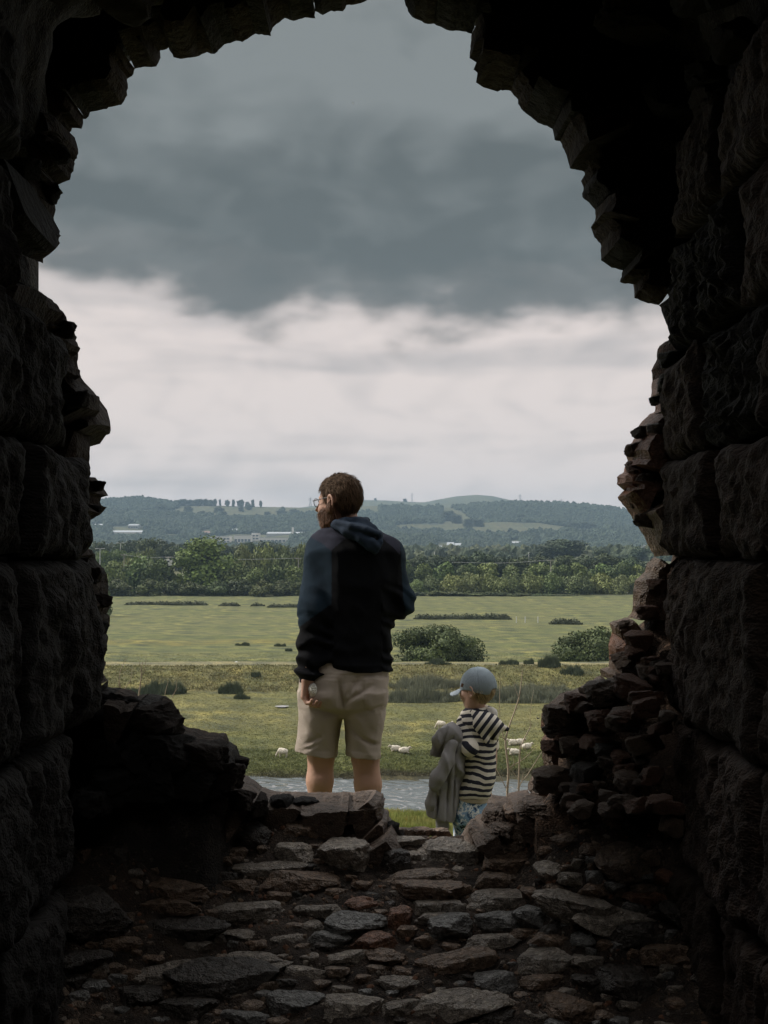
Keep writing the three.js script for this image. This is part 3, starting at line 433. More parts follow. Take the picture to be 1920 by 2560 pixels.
// ---------- the land: terrace, river, meadow, bank, field, valley floor ----------
const PROFILE = [[-400, 0], [3.9, -0.05], [5.6, -0.02], [7.6, -0.235], [8.3, -0.36], [9.5, -0.95], [12, -2.4], [30, -9], [58, -16.2], [66, -17.8], [92, -18.2], [95.5, -17.4], [97.5, -16.75], [99, -16.5], [102, -16.05], [110, -15.95], [144, -16], [147, -15.8], [157, -13.95], [162.5, -13.9], [166, -14.2], [172, -15.2], [180, -15.6], [300, -15.6], [400, -15.3], [440, -14.6], [520, -12], [800, -8], [1700, -8.2], [2000, -8.3], [2100, -8.4]];
function groundAt(x, d) {
  let y = lerpTable(PROFILE, d);
  if (d > 5.5 && d < 12) y += fbm(x * 1.2, d * 1.2, 4, 3) * 0.06;
  if (d > 60 && d < 110) { const w = Math.sin(x * 0.21) * 0.9 + Math.sin(x * 0.083 + 1) * 1.4; y = lerpTable(PROFILE, d + (d > 80 ? w * 0.7 * sm(108, 100, d) : 0)); y += sm(93, 97, d) * sm(107, 101, d) * (0.5 * (0.5 - worley(x * 0.34, d * 0.5, 3)[0]) + 0.25 * fbm(x * 0.9, d * 0.9, 1, 3)); }
  if (d > 100) y += fbm(x * 0.05, d * 0.05, 6, 3) * (d < 140 ? 0.18 : 0.4);
  if (d > 144 && d < 160) y += fbm(x * 0.5, d * 0.5, 2, 3) * 0.4 * sm(158, 154, d);
  return y;
}
function groundColour(x, d) {
  const n = fbm(x * 0.05, d * 0.05, 3, 4), f = fbm(x * 0.4, d * 0.25, 7, 4), g = fbm(x * 2.2, d * 1.6, 12, 3), sx = fbm(x * 0.02, d * 0.12, 5, 4);
  let c;
  const olive = [0.165, 0.158, 0.056], green = [0.125, 0.138, 0.045], straw = [0.215, 0.200, 0.082], brown = [0.150, 0.132, 0.055], yellow = [0.225, 0.185, 0.040];
  if (d < 40) { c = mixc([0.13, 0.155, 0.04], [0.19, 0.19, 0.06], clamp(0.5 + f * 1.4)); }
  else if (d < 104) c = mixc(mixc(green, [0.10, 0.108, 0.03], clamp(0.45 + g * 1.3)), [0.07, 0.055, 0.035], sm(98.5, 96.5, d) * 0.8);
  else if (d < 145) c = mixc(mixc(olive, straw, clamp(0.35 + sx * 1.3 + f * 0.8)), green, clamp(n * 1.3 + sm(120, 106, d) * 0.55 + g * 0.5));
  else if (d < 158) c = mixc(mixc(straw, brown, clamp(0.55 + f * 1.6 + g)), green, clamp(n * 1.6 + g * 1.2 + 0.12));
  else if (d < 162.8) c = mixc([0.26, 0.235, 0.15], [0.20, 0.185, 0.10], clamp(0.4 + f + g * 1.4));
  else {
    c = mixc(mixc([0.172, 0.174, 0.070], [0.135, 0.152, 0.054], clamp(0.5 + sx * 2.2 + n)), straw, clamp(f * 0.9 + g * 0.4));
    const by = 219 + x * 0.05 + fbm(x * 0.03, 3, 1, 3) * 14; c = mixc(c, yellow, sm(9, 1.5, Math.abs(d - by)) * clamp(0.45 + f) * sm(10, -15, x));
    c = mixc(c, [0.11, 0.135, 0.04], sm(12, 2, Math.abs(d - by - 14)) * clamp(0.4 + f * 1.5));
    c = mixc(c, [0.10, 0.13, 0.035], sm(178, 170, d) * clamp(0.5 + f));
    if (d > 405) c = mixc(c, [0.075, 0.082, 0.036], sm(405, 425, d));
    if (d > 520) c = mixc([0.085, 0.10, 0.045], [0.2, 0.185, 0.09], sm(0.05, 0.3, fbm(x * 0.008, d * 0.004, 2, 3)));
  }
  return c;
}
M.ground = std({ vertexColors: true, map: T.grass, roughness: 0.95 });
{
  const ds = []; for (let d = 3.68; d < 2150;) { ds.push(d); d += d < 12 ? 0.09 : d < 90 ? 1.6 : d < 112 ? 0.3 : d < 145 ? 0.9 : d < 170 ? 0.4 : d < 430 ? 1.5 : d * 0.012; }
  const us = []; for (let k = -150; k <= 150; k++) { const t = k / 150; us.push(Math.sign(t) * (Math.abs(t) * 0.42 + Math.max(0, Math.abs(t) - 0.86) * 9)); }
  const pos = [], col = [], uv = [], idx = [];
  for (const d of ds) for (const u of us) { const x = u * (d + 3), w = groundAt(x, d), c = groundColour(x, d), s = d < 40 ? 0.9 : 23; pos.push(x, w, -d); col.push(...c.map((v) => v * (d < 40 ? 1.5 : 1.72))); uv.push(x / s + (d < 40 ? 0 : 0.35 * fbm(x * 0.02, d * 0.02, 3, 2)), d / s * (d < 40 ? 1 : 0.8) + (d < 40 ? 0 : 0.35 * fbm(x * 0.02, d * 0.02, 8, 2) + x * 0.011)); }
  const n = us.length; for (let j = 0; j < ds.length - 1; j++) for (let i = 0; i < n - 1; i++) { const a = j * n + i, b = a + n; idx.push(a, a + 1, b, a + 1, b + 1, b); }
  structure(mk('ground', geo(pos, idx, uv, col), M.ground));
}
// the river
{
  const pos = [], idx = [], x0 = -70, x1 = 70, d0 = 60, d1 = 100, nx = 460, nd = 190;
  const waves = []; const r = rng(15); for (let k = 0; k < 16; k++) { const a = (k % 2 ? 0.62 : -0.5) + (r() - 0.5) * 0.5, L = 0.75 + r() * 1.1; waves.push([Math.sin(a) * 6.283 / L, Math.cos(a) * 6.283 / L, r() * 6.28, 0.0072 * L]); }
  for (let j = 0; j <= nd; j++) for (let i = 0; i <= nx; i++) { const x = mix(x0, x1, i / nx), d = mix(d0, d1, j / nd); let y = -17; for (const [kx, kd, p, a] of waves) y += a * Math.sin(kx * x + kd * d + p + noise(x * 0.3, d * 0.3, 5) * 1.5); y += (y + 17) * 0.8 * noise(x * 0.12, d * 0.2, 3); pos.push(x, y, -d); }
  for (let j = 0; j < nd; j++) for (let i = 0; i < nx; i++) { const a = j * (nx + 1) + i, b = a + nx + 1; idx.push(a, a + 1, b, a + 1, b + 1, b); }
  structure(mk('river', geo(pos, idx), new THREE.MeshPhysicalMaterial({ color: rgb(0.125, 0.135, 0.135), roughness: 0.03, ior: 2.0 })));
}
// blades of grass: terrace, tufts of the meadow
{
  const r = rng(33), blade = (w, h, lean) => geo([-w, 0, 0, w, 0, 0, -w * 0.7, h * 0.55, lean * 0.4, w * 0.7, h * 0.55, lean * 0.4, 0, h, lean], [0, 1, 2, 1, 3, 2, 2, 3, 4]);
  const tuft = (n, w, h, spread) => { const gs = []; for (let i = 0; i < n; i++) { const b = blade(w, h * (0.6 + r() * 0.6), h * (r() - 0.3) * 0.8); b.rotateY(r() * 6.28); b.translate((r() - 0.5) * spread, 0, (r() - 0.5) * spread); gs.push(b); } return mergeGeometries(gs); };
  const q = new THREE.Object3D(), c = new THREE.Color();
  const scatter = (name, g, N, f, where) => { const m = new THREE.InstancedMesh(g, std({ color: rgb(1, 1, 1), roughness: 0.85 }), N); let k = 0; for (let t = 0; t < N * 6 && k < N; t++) { const [x, d] = where(); const s = f(x, d); if (!s) continue; q.position.set(x, groundAt(x, d) - 0.004, -d); q.rotation.set(0, r() * 6.28, 0); q.scale.setScalar(s[0] * (0.7 + r() * 0.6)); q.updateMatrix(); m.setMatrixAt(k, q.matrix); const v = 0.65 + r() * 0.7; m.setColorAt(k, c.setRGB(s[1][0] * v * (0.92 + r() * 0.16), s[1][1] * v, s[1][2] * v)); k++; } m.count = k; m.name = numbered(name); m.castShadow = m.receiveShadow = true; scene.add(m); stuff(m); return m; };
  tag(scatter('grass', tuft(6, 0.0022, 0.055, 0.035), 42000, (x, d) => [0.8 + 0.4 * fbm(x * 2, d * 2, 3, 2), r() < 0.02 ? [0.30, 0.22, 0.02] : mixc([0.20, 0.24, 0.05], [0.28, 0.27, 0.085], clamp(0.4 + fbm(x * 1.5, d * 1.5, 9, 3) * 2))], () => { const d = 4.3 + r() * 4.3; return [(-0.35 + r() * 0.75) * d * 0.45 + 0.25, d]; }), 'short bright green grass on the terrace behind the sill', 'grass');
  tag(scatter('meadow_grass', tuft(7, 0.03, 0.11, 0.7), 90000, (x, d) => { if (d > 158 && d < 163) return 0; const k = d > 146 && d < 158 ? 1.7 : d < 104 ? 0.9 : 0.55; const cc = groundColour(x, d); return [k * (0.6 + 0.6 * r()), cc.map((v) => v * 1.12)]; }, () => { const t = r(); const d = 96.5 + 100 * t * t; return [(r() * 2 - 1) * d * 0.27, d]; }), 'short olive grass covering the grazed meadow across the river', 'grass');
}
// ---------- hills ----------
const FRONT = [[-400, 1300], [0, 1278], [150, 1268], [220, 1262], [262, 1254], [330, 1249], [370, 1250], [420, 1258], [450, 1263], [520, 1263], [600, 1266], [700, 1268], [790, 1270], [860, 1266], [1000, 1264], [1080, 1268], [1140, 1270], [1200, 1264], [1300, 1259], [1380, 1262], [1450, 1266], [1520, 1272], [1560, 1280], [1640, 1291], [1800, 1300], [2300, 1320]];
const BACK = [[-400, 1320], [500, 1300], [700, 1275], [790, 1264], [850, 1257], [905, 1250], [960, 1251], [1010, 1254], [1060, 1256], [1100, 1248], [1140, 1241], [1190, 1237], [1230, 1240], [1280, 1251], [1340, 1262], [1500, 1275], [1560, 1274], [1640, 1285], [2300, 1330]];
const HB = 1388, HD0 = 1900, HD1 = 3300;
const hillPoint = (px, t) => { const d = mix(HD0, HD1, t), py = mix(HB, lerpTable(FRONT, px), Math.pow(t, 0.9)); const p = at(px, py, d); p[1] += sm(0, 0.2, t) * sm(1, 0.85, t) * fbm(p[0] * 0.003, d * 0.003, 3, 3) * 26; return p; };
const hillT = (px, py) => Math.pow(clamp((HB - py) / (HB - lerpTable(FRONT, px))), 1 / 0.9);
const CLEAR = [[222, 266, 1311, 1322], [276, 363, 1318, 1333], [318, 347, 1311, 1326], [408, 456, 1328, 1340], [500, 534, 1321, 1332], [503, 521, 1333, 1344], [520, 730, 1335, 1366], [578, 600, 1320, 1334], [664, 784, 1338, 1352], [1272, 1304, 1346, 1364], [1341, 1363, 1348, 1360], [1083, 1156, 1358, 1381]];
function wooded(px, py) {
  for (const [a, b, c, e] of CLEAR) if (px > a && px < b && py > c && py < e) return 0;                                       // how closely trees stand on the near hillside
  const n = fbm(px * 0.02, py * 0.06, 3, 3) * 14;
  if (px < 445 && py < 1292 + n * 0.3 - (px > 380 ? (px - 380) * 0.35 : 0)) return 1;
  if (px > 1130 && py < 1306 + (px - 1300) * 0.05 + n * 0.4 && py < 1268 + (px - 1130) * 0.5) return 1;
  if (px > 950 && px < 1105 && py > 1268 + n * 0.4 && py < 1312) return 0.55;
  if (px > 700 && px < 960 && py > 1278 + n && py < 1300) return 0.3;
  const belt = lerpTable([[200, 1290], [440, 1292], [560, 1296], [680, 1292], [760, 1290], [900, 1300], [1000, 1318], [1150, 1330], [1300, 1334], [1650, 1330]], px) + n * 0.5;
  if (py > belt) return px > 1150 ? 0.75 : 0.95;
  return 0.012;
}
{
  const r = rng(64), field = [0.105, 0.115, 0.055], wood = [0.035, 0.05, 0.024];
  const sheet = (fn, n, m, col) => { const pos = [], c = [], uv = [], idx = []; for (let j = 0; j <= m; j++) for (let i = 0; i <= n; i++) { const px = mix(-900, 2820, i / n), t = j / m, p = fn(px, t); pos.push(...p); c.push(...col(px, t, p).map((v) => v * 1.5)); uv.push(p[0] / 60, p[2] / 60); } for (let j = 0; j < m; j++) for (let i = 0; i < n; i++) { const a = j * (n + 1) + i, b = a + n + 1; idx.push(a, a + 1, b, a + 1, b + 1, b); } return geo(pos, idx, uv, c); };
  const g1 = sheet((px, t) => t > 1 ? [0, 0, 0] : hillPoint(px, t), 700, 110, (px, t, p) => { const py = HY - (p[1] - EYE) / -p[2] * F, w = wooded(px, py); return mixc(mixc(field, [0.13, 0.125, 0.06], clamp(0.5 + fbm(px * 0.02, py * 0.1, 8, 3) * 2)), wood, sm(0.1, 0.6, w)); });
  structure(mk('hills', g1, M.ground));
  const g2 = sheet((px, t) => { const d = mix(3350, 4700, t), py = mix(lerpTable(FRONT, px) + 12, lerpTable(BACK, px), t); return at(px, py, d); }, 500, 30, (px, t) => mixc([0.11, 0.12, 0.055], [0.075, 0.09, 0.045], clamp(0.5 + fbm(px * 0.03, t * 3, 8, 3) * 2.4)));
  structure(mk('hills', g2, M.ground));
  const back = sheet((px, t) => { const d = mix(3301, 4000, t), q = hillPoint(px, 1); return [q[0] * d / 3300, q[1] - t * 120, -d]; }, 200, 4, () => field);
  structure(mk('hills', back, M.ground));
}
// ---------- trees ----------
// a crown of leaf sprays round several boughs: real little faces through its volume
function crownGeo(seed, { w, h, n, leaf, clumps = 9, up = 0, base = 0.1, shape = 0.8, tint = [0.05, 0.075, 0.022], vary = 0.35, core = true, dep = 1 }) {
  const r = rng(seed), pos = [], col = [], idx = [], cs = [];
  for (let i = 0; i < clumps; i++) { const a = r() * 6.28, v = Math.pow((i + 0.5) / clumps, 0.8), rad = Math.sqrt(Math.max(0.02, 1 - Math.pow(Math.abs(v - 0.42) / 0.6, 2.2))) * shape; const k = rad * (0.35 + 0.6 * r()); cs.push([Math.cos(a) * k * w / 2, (base + v * (1 - base) * 0.86) * h, Math.sin(a) * k * w / 2 * dep, (0.2 + r() * 0.16) * Math.min(w, h) * (1 - 0.3 * v), 0.75 + r() * 0.5]); }
  cs.push([0, h * (base + 0.38), 0, 0.34 * Math.min(w, h), 1], [0, h * (base + 0.62), 0, 0.27 * Math.min(w, h), 1]);
  const total = cs.reduce((s, c) => s + c[3] * c[3], 0);
  for (const [cx, cy, cz, cr, tone] of cs) {
    const m = Math.round(n * cr * cr / total);
    for (let i = 0; i < m; i++) {
      const u = r() * 2 - 1, a = r() * 6.28, s = Math.sqrt(1 - u * u), dx = s * Math.cos(a), dy = u, dz = s * Math.sin(a), q = cr * (0.6 + 0.5 * Math.pow(r(), 0.6) + 0.12 * noise(dx * 3 + cx, dy * 3, dz * 3 + cz));
      const x = cx + dx * q * (w > h * 1.6 ? 1.5 : 1), y = Math.max(leaf * 0.3, cy + dy * q * (0.9 + up)), z = cz + dz * q;
      let tx = r() - 0.5, ty = r() - 0.5 + up * 1.5, tz = r() - 0.5; const tl = Math.hypot(tx, ty, tz); tx /= tl; ty /= tl; tz /= tl;
      let bx_ = dy * tz - dz * ty + (r() - 0.5) * 0.7, by = dz * tx - dx * tz + (r() - 0.5) * 0.7, bz = dx * ty - dy * tx + (r() - 0.5) * 0.7; const bl = Math.hypot(bx_, by, bz) || 1; bx_ /= bl; by /= bl; bz /= bl;
      const L = leaf * (0.6 + r() * 0.8), Wd = L * (0.34 - up * 0.16), k = pos.length / 3, f = L * 0.18;
      pos.push(x - tx * L / 2, y - ty * L / 2, z - tz * L / 2, x + bx_ * Wd + dx * f, y + by * Wd + dy * f, z + bz * Wd + dz * f, x + tx * L / 2, y + ty * L / 2, z + tz * L / 2, x - bx_ * Wd + dx * f, y - by * Wd + dy * f, z - bz * Wd + dz * f);
      idx.push(k, k + 1, k + 2, k, k + 2, k + 3);
      const t = tone * (1 + (r() - 0.5) * vary * 1.4), g = r() * vary * 0.5; for (let e = 0; e < 4; e++) col.push(tint[0] * t * (1 + g), tint[1] * t, tint[2] * t);
    }
  }
  if (core) for (const [cx, cy, cz, cr] of cs) { const g = new THREE.IcosahedronGeometry(cr * 0.55, 2), p = g.attributes.position, k = pos.length / 3; for (let i = 0; i < p.count; i++) { const x = p.getX(i), y = p.getY(i), z = p.getZ(i), q = 1 + 0.35 * noise(x / cr * 2.5 + seed, y / cr * 2.5, z / cr * 2.5); pos.push(cx + x * q * (w > h * 1.6 ? 1.4 : 1), Math.max(0.02, cy + y * q), cz + z * q); col.push(tint[0] * 0.8, tint[1] * 0.8, tint[2] * 0.8); idx.push(k + i); } }
  return geo(pos, idx, null, col);
}
M.leaf = std({ vertexColors: true, roughness: 0.7, side: THREE.DoubleSide });
M.bark = std({ color: rgb(0.075, 0.06, 0.045), roughness: 0.9 });
function trunkGeo(seed, h, r0, limbs, w) { const r = rng(seed), gs = [tube([[0, -0.5, 0], [0.1 * r0, h * 0.3, 0], [0.5 * r0, h * 0.75, 0.3 * r0]], r0, r0 * 0.3, 7)]; for (let i = 0; i < limbs; i++) { const a = i / limbs * 6.28 + r(), y = h * (0.2 + 0.4 * r()); gs.push(tube([[0, y, 0], [Math.cos(a) * w * 0.16, y + h * 0.14, Math.sin(a) * w * 0.16], [Math.cos(a) * w * 0.32, y + h * 0.3, Math.sin(a) * w * 0.32]], r0 * 0.45, r0 * 0.12, 5)); } return mergeGeometries(gs); }
const LEAVES = [[1.2, 1.22, 1.15], [1.3, 1.36, 1.1], [0.95, 1.05, 0.95], [1.15, 1.2, 0.95], [1.1, 1.32, 1.1], [0.85, 0.95, 0.88], [1.5, 1.48, 1.2]].map((c) => std({ vertexColors: true, roughness: 0.7, side: THREE.DoubleSide, color: rgb(...c) }));
const KINDS = {};
function kind(name, opts, trunkR) { KINDS[name] = [0, 1, 2].map((k) => ({ crown: crownGeo(opts.seed + k * 17, opts), trunk: trunkGeo(opts.seed + k, opts.h, trunkR, 5, opts.w) })); KINDS[name].o = opts; }
kind('oak', { seed: 11, w: 14, h: 17, n: 4200, leaf: 0.95, clumps: 15, tint: [0.088, 0.126, 0.026], vary: 0.25 }, 0.45);
kind('dark', { seed: 211, w: 12, h: 14, n: 2600, leaf: 1.0, clumps: 11, tint: [0.042, 0.060, 0.024] }, 0.4);
kind('willow', { seed: 311, w: 9, h: 8, n: 2800, leaf: 0.85, clumps: 11, up: 0.5, base: 0.02, tint: [0.140, 0.163, 0.060], vary: 0.2 }, 0.2);
kind('scrub', { seed: 411, w: 9, h: 7, n: 2600, leaf: 0.75, clumps: 11, base: 0.0, tint: [0.088, 0.116, 0.032], vary: 0.25 }, 0.18);
kind('hawthorn', { seed: 511, w: 8, h: 6, n: 2400, leaf: 0.7, clumps: 9, base: 0.0, tint: [0.060, 0.076, 0.027] }, 0.18);
let ti = 0;
function tree(name, k, px, d, h, w, label, category = 'tree', group) {
  const v = KINDS[k][ti++ % 3], o = KINDS[k].o, x = (px - CX) / F * d, g = thing(name, label, category, [x, groundAt(x, d) - 0.1, -d], group);
  mk('trunk', v.trunk, M.bark, g); mk('crown', v.crown, LEAVES[ti % LEAVES.length], g); g.scale.set(w / o.w, h / o.h, w / o.w); g.rotation.y = ti * 2.4; return g;
}
const topAt = (px, d, pyTop) => EYE - (pyTop - HY) / F * d - groundAt((px - CX) / F * d, d);
{
  const r = rng(8), ord = ['first', 'second', 'third', 'fourth', 'fifth', 'sixth', 'seventh', 'eighth', 'ninth', 'tenth', 'eleventh', 'twelfth', 'thirteenth', 'fourteenth', 'fifteenth', 'sixteenth', 'seventeenth', 'eighteenth', 'nineteenth', 'twentieth', 'twenty-first', 'twenty-second'];
  const row = (name, k, d, list, text, category, group, dj = 8) => list.forEach(([px, top, wpx], i) => { const dd = d + (r() - 0.5) * dj; tree(name, k, px, dd, topAt(px, dd, top), wpx * dd / F, `${ord[i]} from the left of ${text}`, category, group); });
  // left of the man
  tree('oak_tree', 'oak', 505, 432, topAt(505, 432, 1343), 160 * 432 / F, 'tallest tree left of the man, broad green crown above the treeline');
  tree('oak_tree', 'oak', 548, 436, topAt(548, 436, 1392), 90 * 436 / F, 'green tree leaning against the right side of the tallest tree');
  row('shrub_tree', 'scrub', 426, [[290, 1400, 90], [345, 1392, 100], [395, 1398, 90], [440, 1432, 70], [590, 1410, 90], [640, 1420, 90], [695, 1412, 90], [740, 1416, 80], [790, 1412, 90], [850, 1410, 90], [910, 1412, 90]], 'the green bushy trees along the far edge of the field', 'tree', 'bushy trees along the far edge of the field');
  row('willow_tree', 'willow', 452, [[610, 1376, 100], [660, 1372, 90], [705, 1378, 90], [750, 1374, 80], [570, 1395, 60], [360, 1384, 90], [310, 1405, 70]], 'the pale feathery trees standing behind the left-hand bushes', 'tree', 'pale trees behind the left-hand bushes');
  row('hedgerow_bush', 'hawthorn', 416, [[300, 1448, 80], [370, 1445, 80], [430, 1452, 70], [480, 1455, 80], [540, 1450, 80], [600, 1448, 80], [655, 1450, 70], [705, 1448, 80], [755, 1452, 70]], 'the low dark bushes at the foot of the left treeline', 'bush', 'low bushes at the foot of the left treeline', 5);
  tree('scrub_tree', 'scrub', 258, 300, topAt(258, 300, 1458), 50 * 300 / F, 'small brownish bush against the left edge of the hole', 'bush');
  row('dark_tree', 'dark', 640, [[250, 1352, 60], [300, 1352, 60], [338, 1348, 70], [370, 1343, 70], [405, 1347, 70], [440, 1362, 60], [470, 1358, 50], [575, 1362, 60], [620, 1353, 70], [660, 1352, 70], [700, 1358, 60], [745, 1362, 60]], 'the dark trees standing beyond the left treeline', 'tree', 'dark trees beyond the left treeline', 60);
  row('green_tree', 'oak', 560, [[255, 1376, 50], [300, 1374, 70], [330, 1378, 50]], 'the light green round trees around the left lamp posts', 'tree');
  // right of the man
  row('willow_bush', 'willow', 428, [[1045, 1452, 56], [1080, 1444, 70], [1130, 1440, 70], [1180, 1436, 80], [1230, 1440, 80], [1270, 1444, 70], [1330, 1440, 80], [1385, 1438, 80], [1440, 1440, 90], [1500, 1438, 90], [1550, 1442, 70], [1590, 1440, 60]], 'the pale grey-green willow bushes fronting the right-hand wood', 'bush', 'willow bushes fronting the right-hand wood', 6);
  row('scrub_tree', 'scrub', 455, [[1010, 1398, 80], [1060, 1408, 80], [1110, 1404, 80], [1165, 1410, 80], [1220, 1406, 90], [1280, 1412, 80], [1340, 1408, 90], [1400, 1412, 80], [1450, 1405, 80], [1500, 1410, 80], [1555, 1404, 80], [1600, 1410, 70]], 'the mixed green trees in the middle of the right-hand wood', 'tree', 'mixed trees in the middle of the right-hand wood');
  row('dark_tree', 'dark', 490, [[1000, 1388, 70], [1045, 1386, 70], [1095, 1384, 80], [1150, 1386, 80], [1200, 1376, 80], [1250, 1388, 80], [1300, 1390, 80], [1360, 1386, 80], [1410, 1384, 90], [1460, 1388, 80], [1520, 1382, 90], [1570, 1388, 80]], 'the dark green trees at the back of the right-hand wood', 'tree', 'dark trees at the back of the right-hand wood');
  row('hawthorn_bush', 'hawthorn', 416, [[1040, 1478, 70], [1090, 1476, 70], [1140, 1478, 80], [1190, 1480, 80], [1240, 1479, 80], [1295, 1482, 80], [1350, 1484, 80], [1405, 1486, 80], [1460, 1488, 80], [1515, 1489, 80], [1570, 1490, 80]], 'the low dark hedge bushes edging the right-hand wood', 'bush', 'low hedge bushes edging the right-hand wood', 3);
  tree('grove', 'dark', 1412, 800, topAt(1412, 800, 1346), 130 * 800 / F, 'large rounded dark clump of trees above the right-hand wood');
  tree('dark_tree', 'dark', 1500, 780, topAt(1500, 780, 1372), 40 * 780 / F, 'small dark tree right of the large rounded clump');
  tree('dark_tree', 'dark', 1600, 850, topAt(1600, 850, 1366), 60 * 850 / F, 'dark tree touching the right edge of the hole');
  // low hedges lying in the field
  const hedge = (px0, px1, py, h, label) => { const d = 17.08 * F / (py - HY), w = (px1 - px0) * d / F, g = thing('field_hedge', label, 'hedge', [((px0 + px1) / 2 - CX) / F * d, groundAt(((px0 + px1) / 2 - CX) / F * d, d), -d], 'low hedges lying in the field'), n = Math.round(w * 95), pos = [], col = [], idx = []; const hq = (x) => h * (0.72 + 0.45 * noise(x * 0.35 + px0, 2, 1) + 0.3 * noise(x * 1.1, px0, 4)) * sm(w / 2 + 0.2, w / 2 - 1.2, Math.abs(x));
    for (let i = 0; i < n; i++) { const x = (r() * 2 - 1) * w / 2, hh = Math.max(0.25, hq(x)), a = Math.PI * r(), q = 0.55 + 0.5 * r(), y = Math.max(0.06, Math.sin(a) * hh * q), z = Math.cos(a) * 1.0 * q, L = 0.18 + r() * 0.22, k = pos.length / 3, v = 0.65 + r() * 0.75; const e = () => (r() - 0.5) * 2 * L; pos.push(x + e(), y + e() * 0.7, z + e(), x + e(), y + e() * 0.7, z + e(), x + e(), y + e() * 0.7, z + e()); idx.push(k, k + 1, k + 2); for (let t = 0; t < 3; t++) col.push(0.046 * v, 0.055 * v, 0.024 * v); }
    const cw = Math.round(w); for (let i = 0; i < cw; i++) { const x0 = mix(-w / 2 + 0.5, w / 2 - 0.5, i / cw), x1 = mix(-w / 2 + 0.5, w / 2 - 0.5, (i + 1) / cw), k = pos.length / 3; for (const x of [x0, x1]) for (let t = 0; t < 7; t++) { const a = t / 6 * Math.PI, hh = Math.max(0.2, hq(x)) * 0.72; pos.push(x, Math.sin(a) * hh, Math.cos(a) * 0.72); col.push(0.046, 0.055, 0.024); } for (let t = 0; t < 6; t++) idx.push(k + t, k + t + 1, k + t + 7, k + t + 1, k + t + 8, k + t + 7); }
    mk('foliage', geo(pos, idx, null, col), M.leaf, g); };
  hedge(312, 520, 1514, 1.5, 'longest low dark hedge at the left end of the far field'); hedge(548, 600, 1517, 1.3, 'short dark hedge right of the longest left-hand hedge'); hedge(627, 662, 1517, 1.3, 'short dark hedge near the man, left piece of a pair'); hedge(668, 754, 1520, 1.3, 'dark hedge running up to the man\'s left sleeve');
  hedge(1034, 1278, 1548, 1.7, 'long dark hedge across the field right of the man'); hedge(1372, 1455, 1561, 1.7, 'short dark hedge at the right end of the far field');
  // two big bushes behind the bank
  const bush = (px, py, d, wpx, top, seed, label) => { const x = (px - CX) / F * d, y = EYE - (py - HY) / F * d - 0.9, g = thing('round_bush', label, 'bush', [x, y, -d]), w = wpx * d / F, h = (py - top) / F * d + 0.9; mk('crown', crownGeo(seed, { w, h, n: 14000, leaf: 0.36, clumps: 26, base: 0.0, shape: 0.95, tint: [0.066, 0.094, 0.024], vary: 0.3 }), M.leaf, g); mk('trunk', mergeGeometries([0, 1, 2, 3, 4].map((i) => tube([[(i - 2) * 0.4, 0, 0], [(i - 2) * 0.9, h * 0.4, 0.2], [(i - 2) * 1.5, h * 0.7, 0.3]], 0.14, 0.04, 5))), M.bark, g); };
  bush(1092, 1657, 171, 246, 1566, 31, 'large round dark green bush in the field right of the man'); bush(1480, 1652, 171, 160, 1574, 32, 'dark green bush half hidden by the right edge of the hole');
  bush(974, 1668, 165, 20, 1640, 33, 'tiny dark shrub at the hem of the man\'s jacket');
}
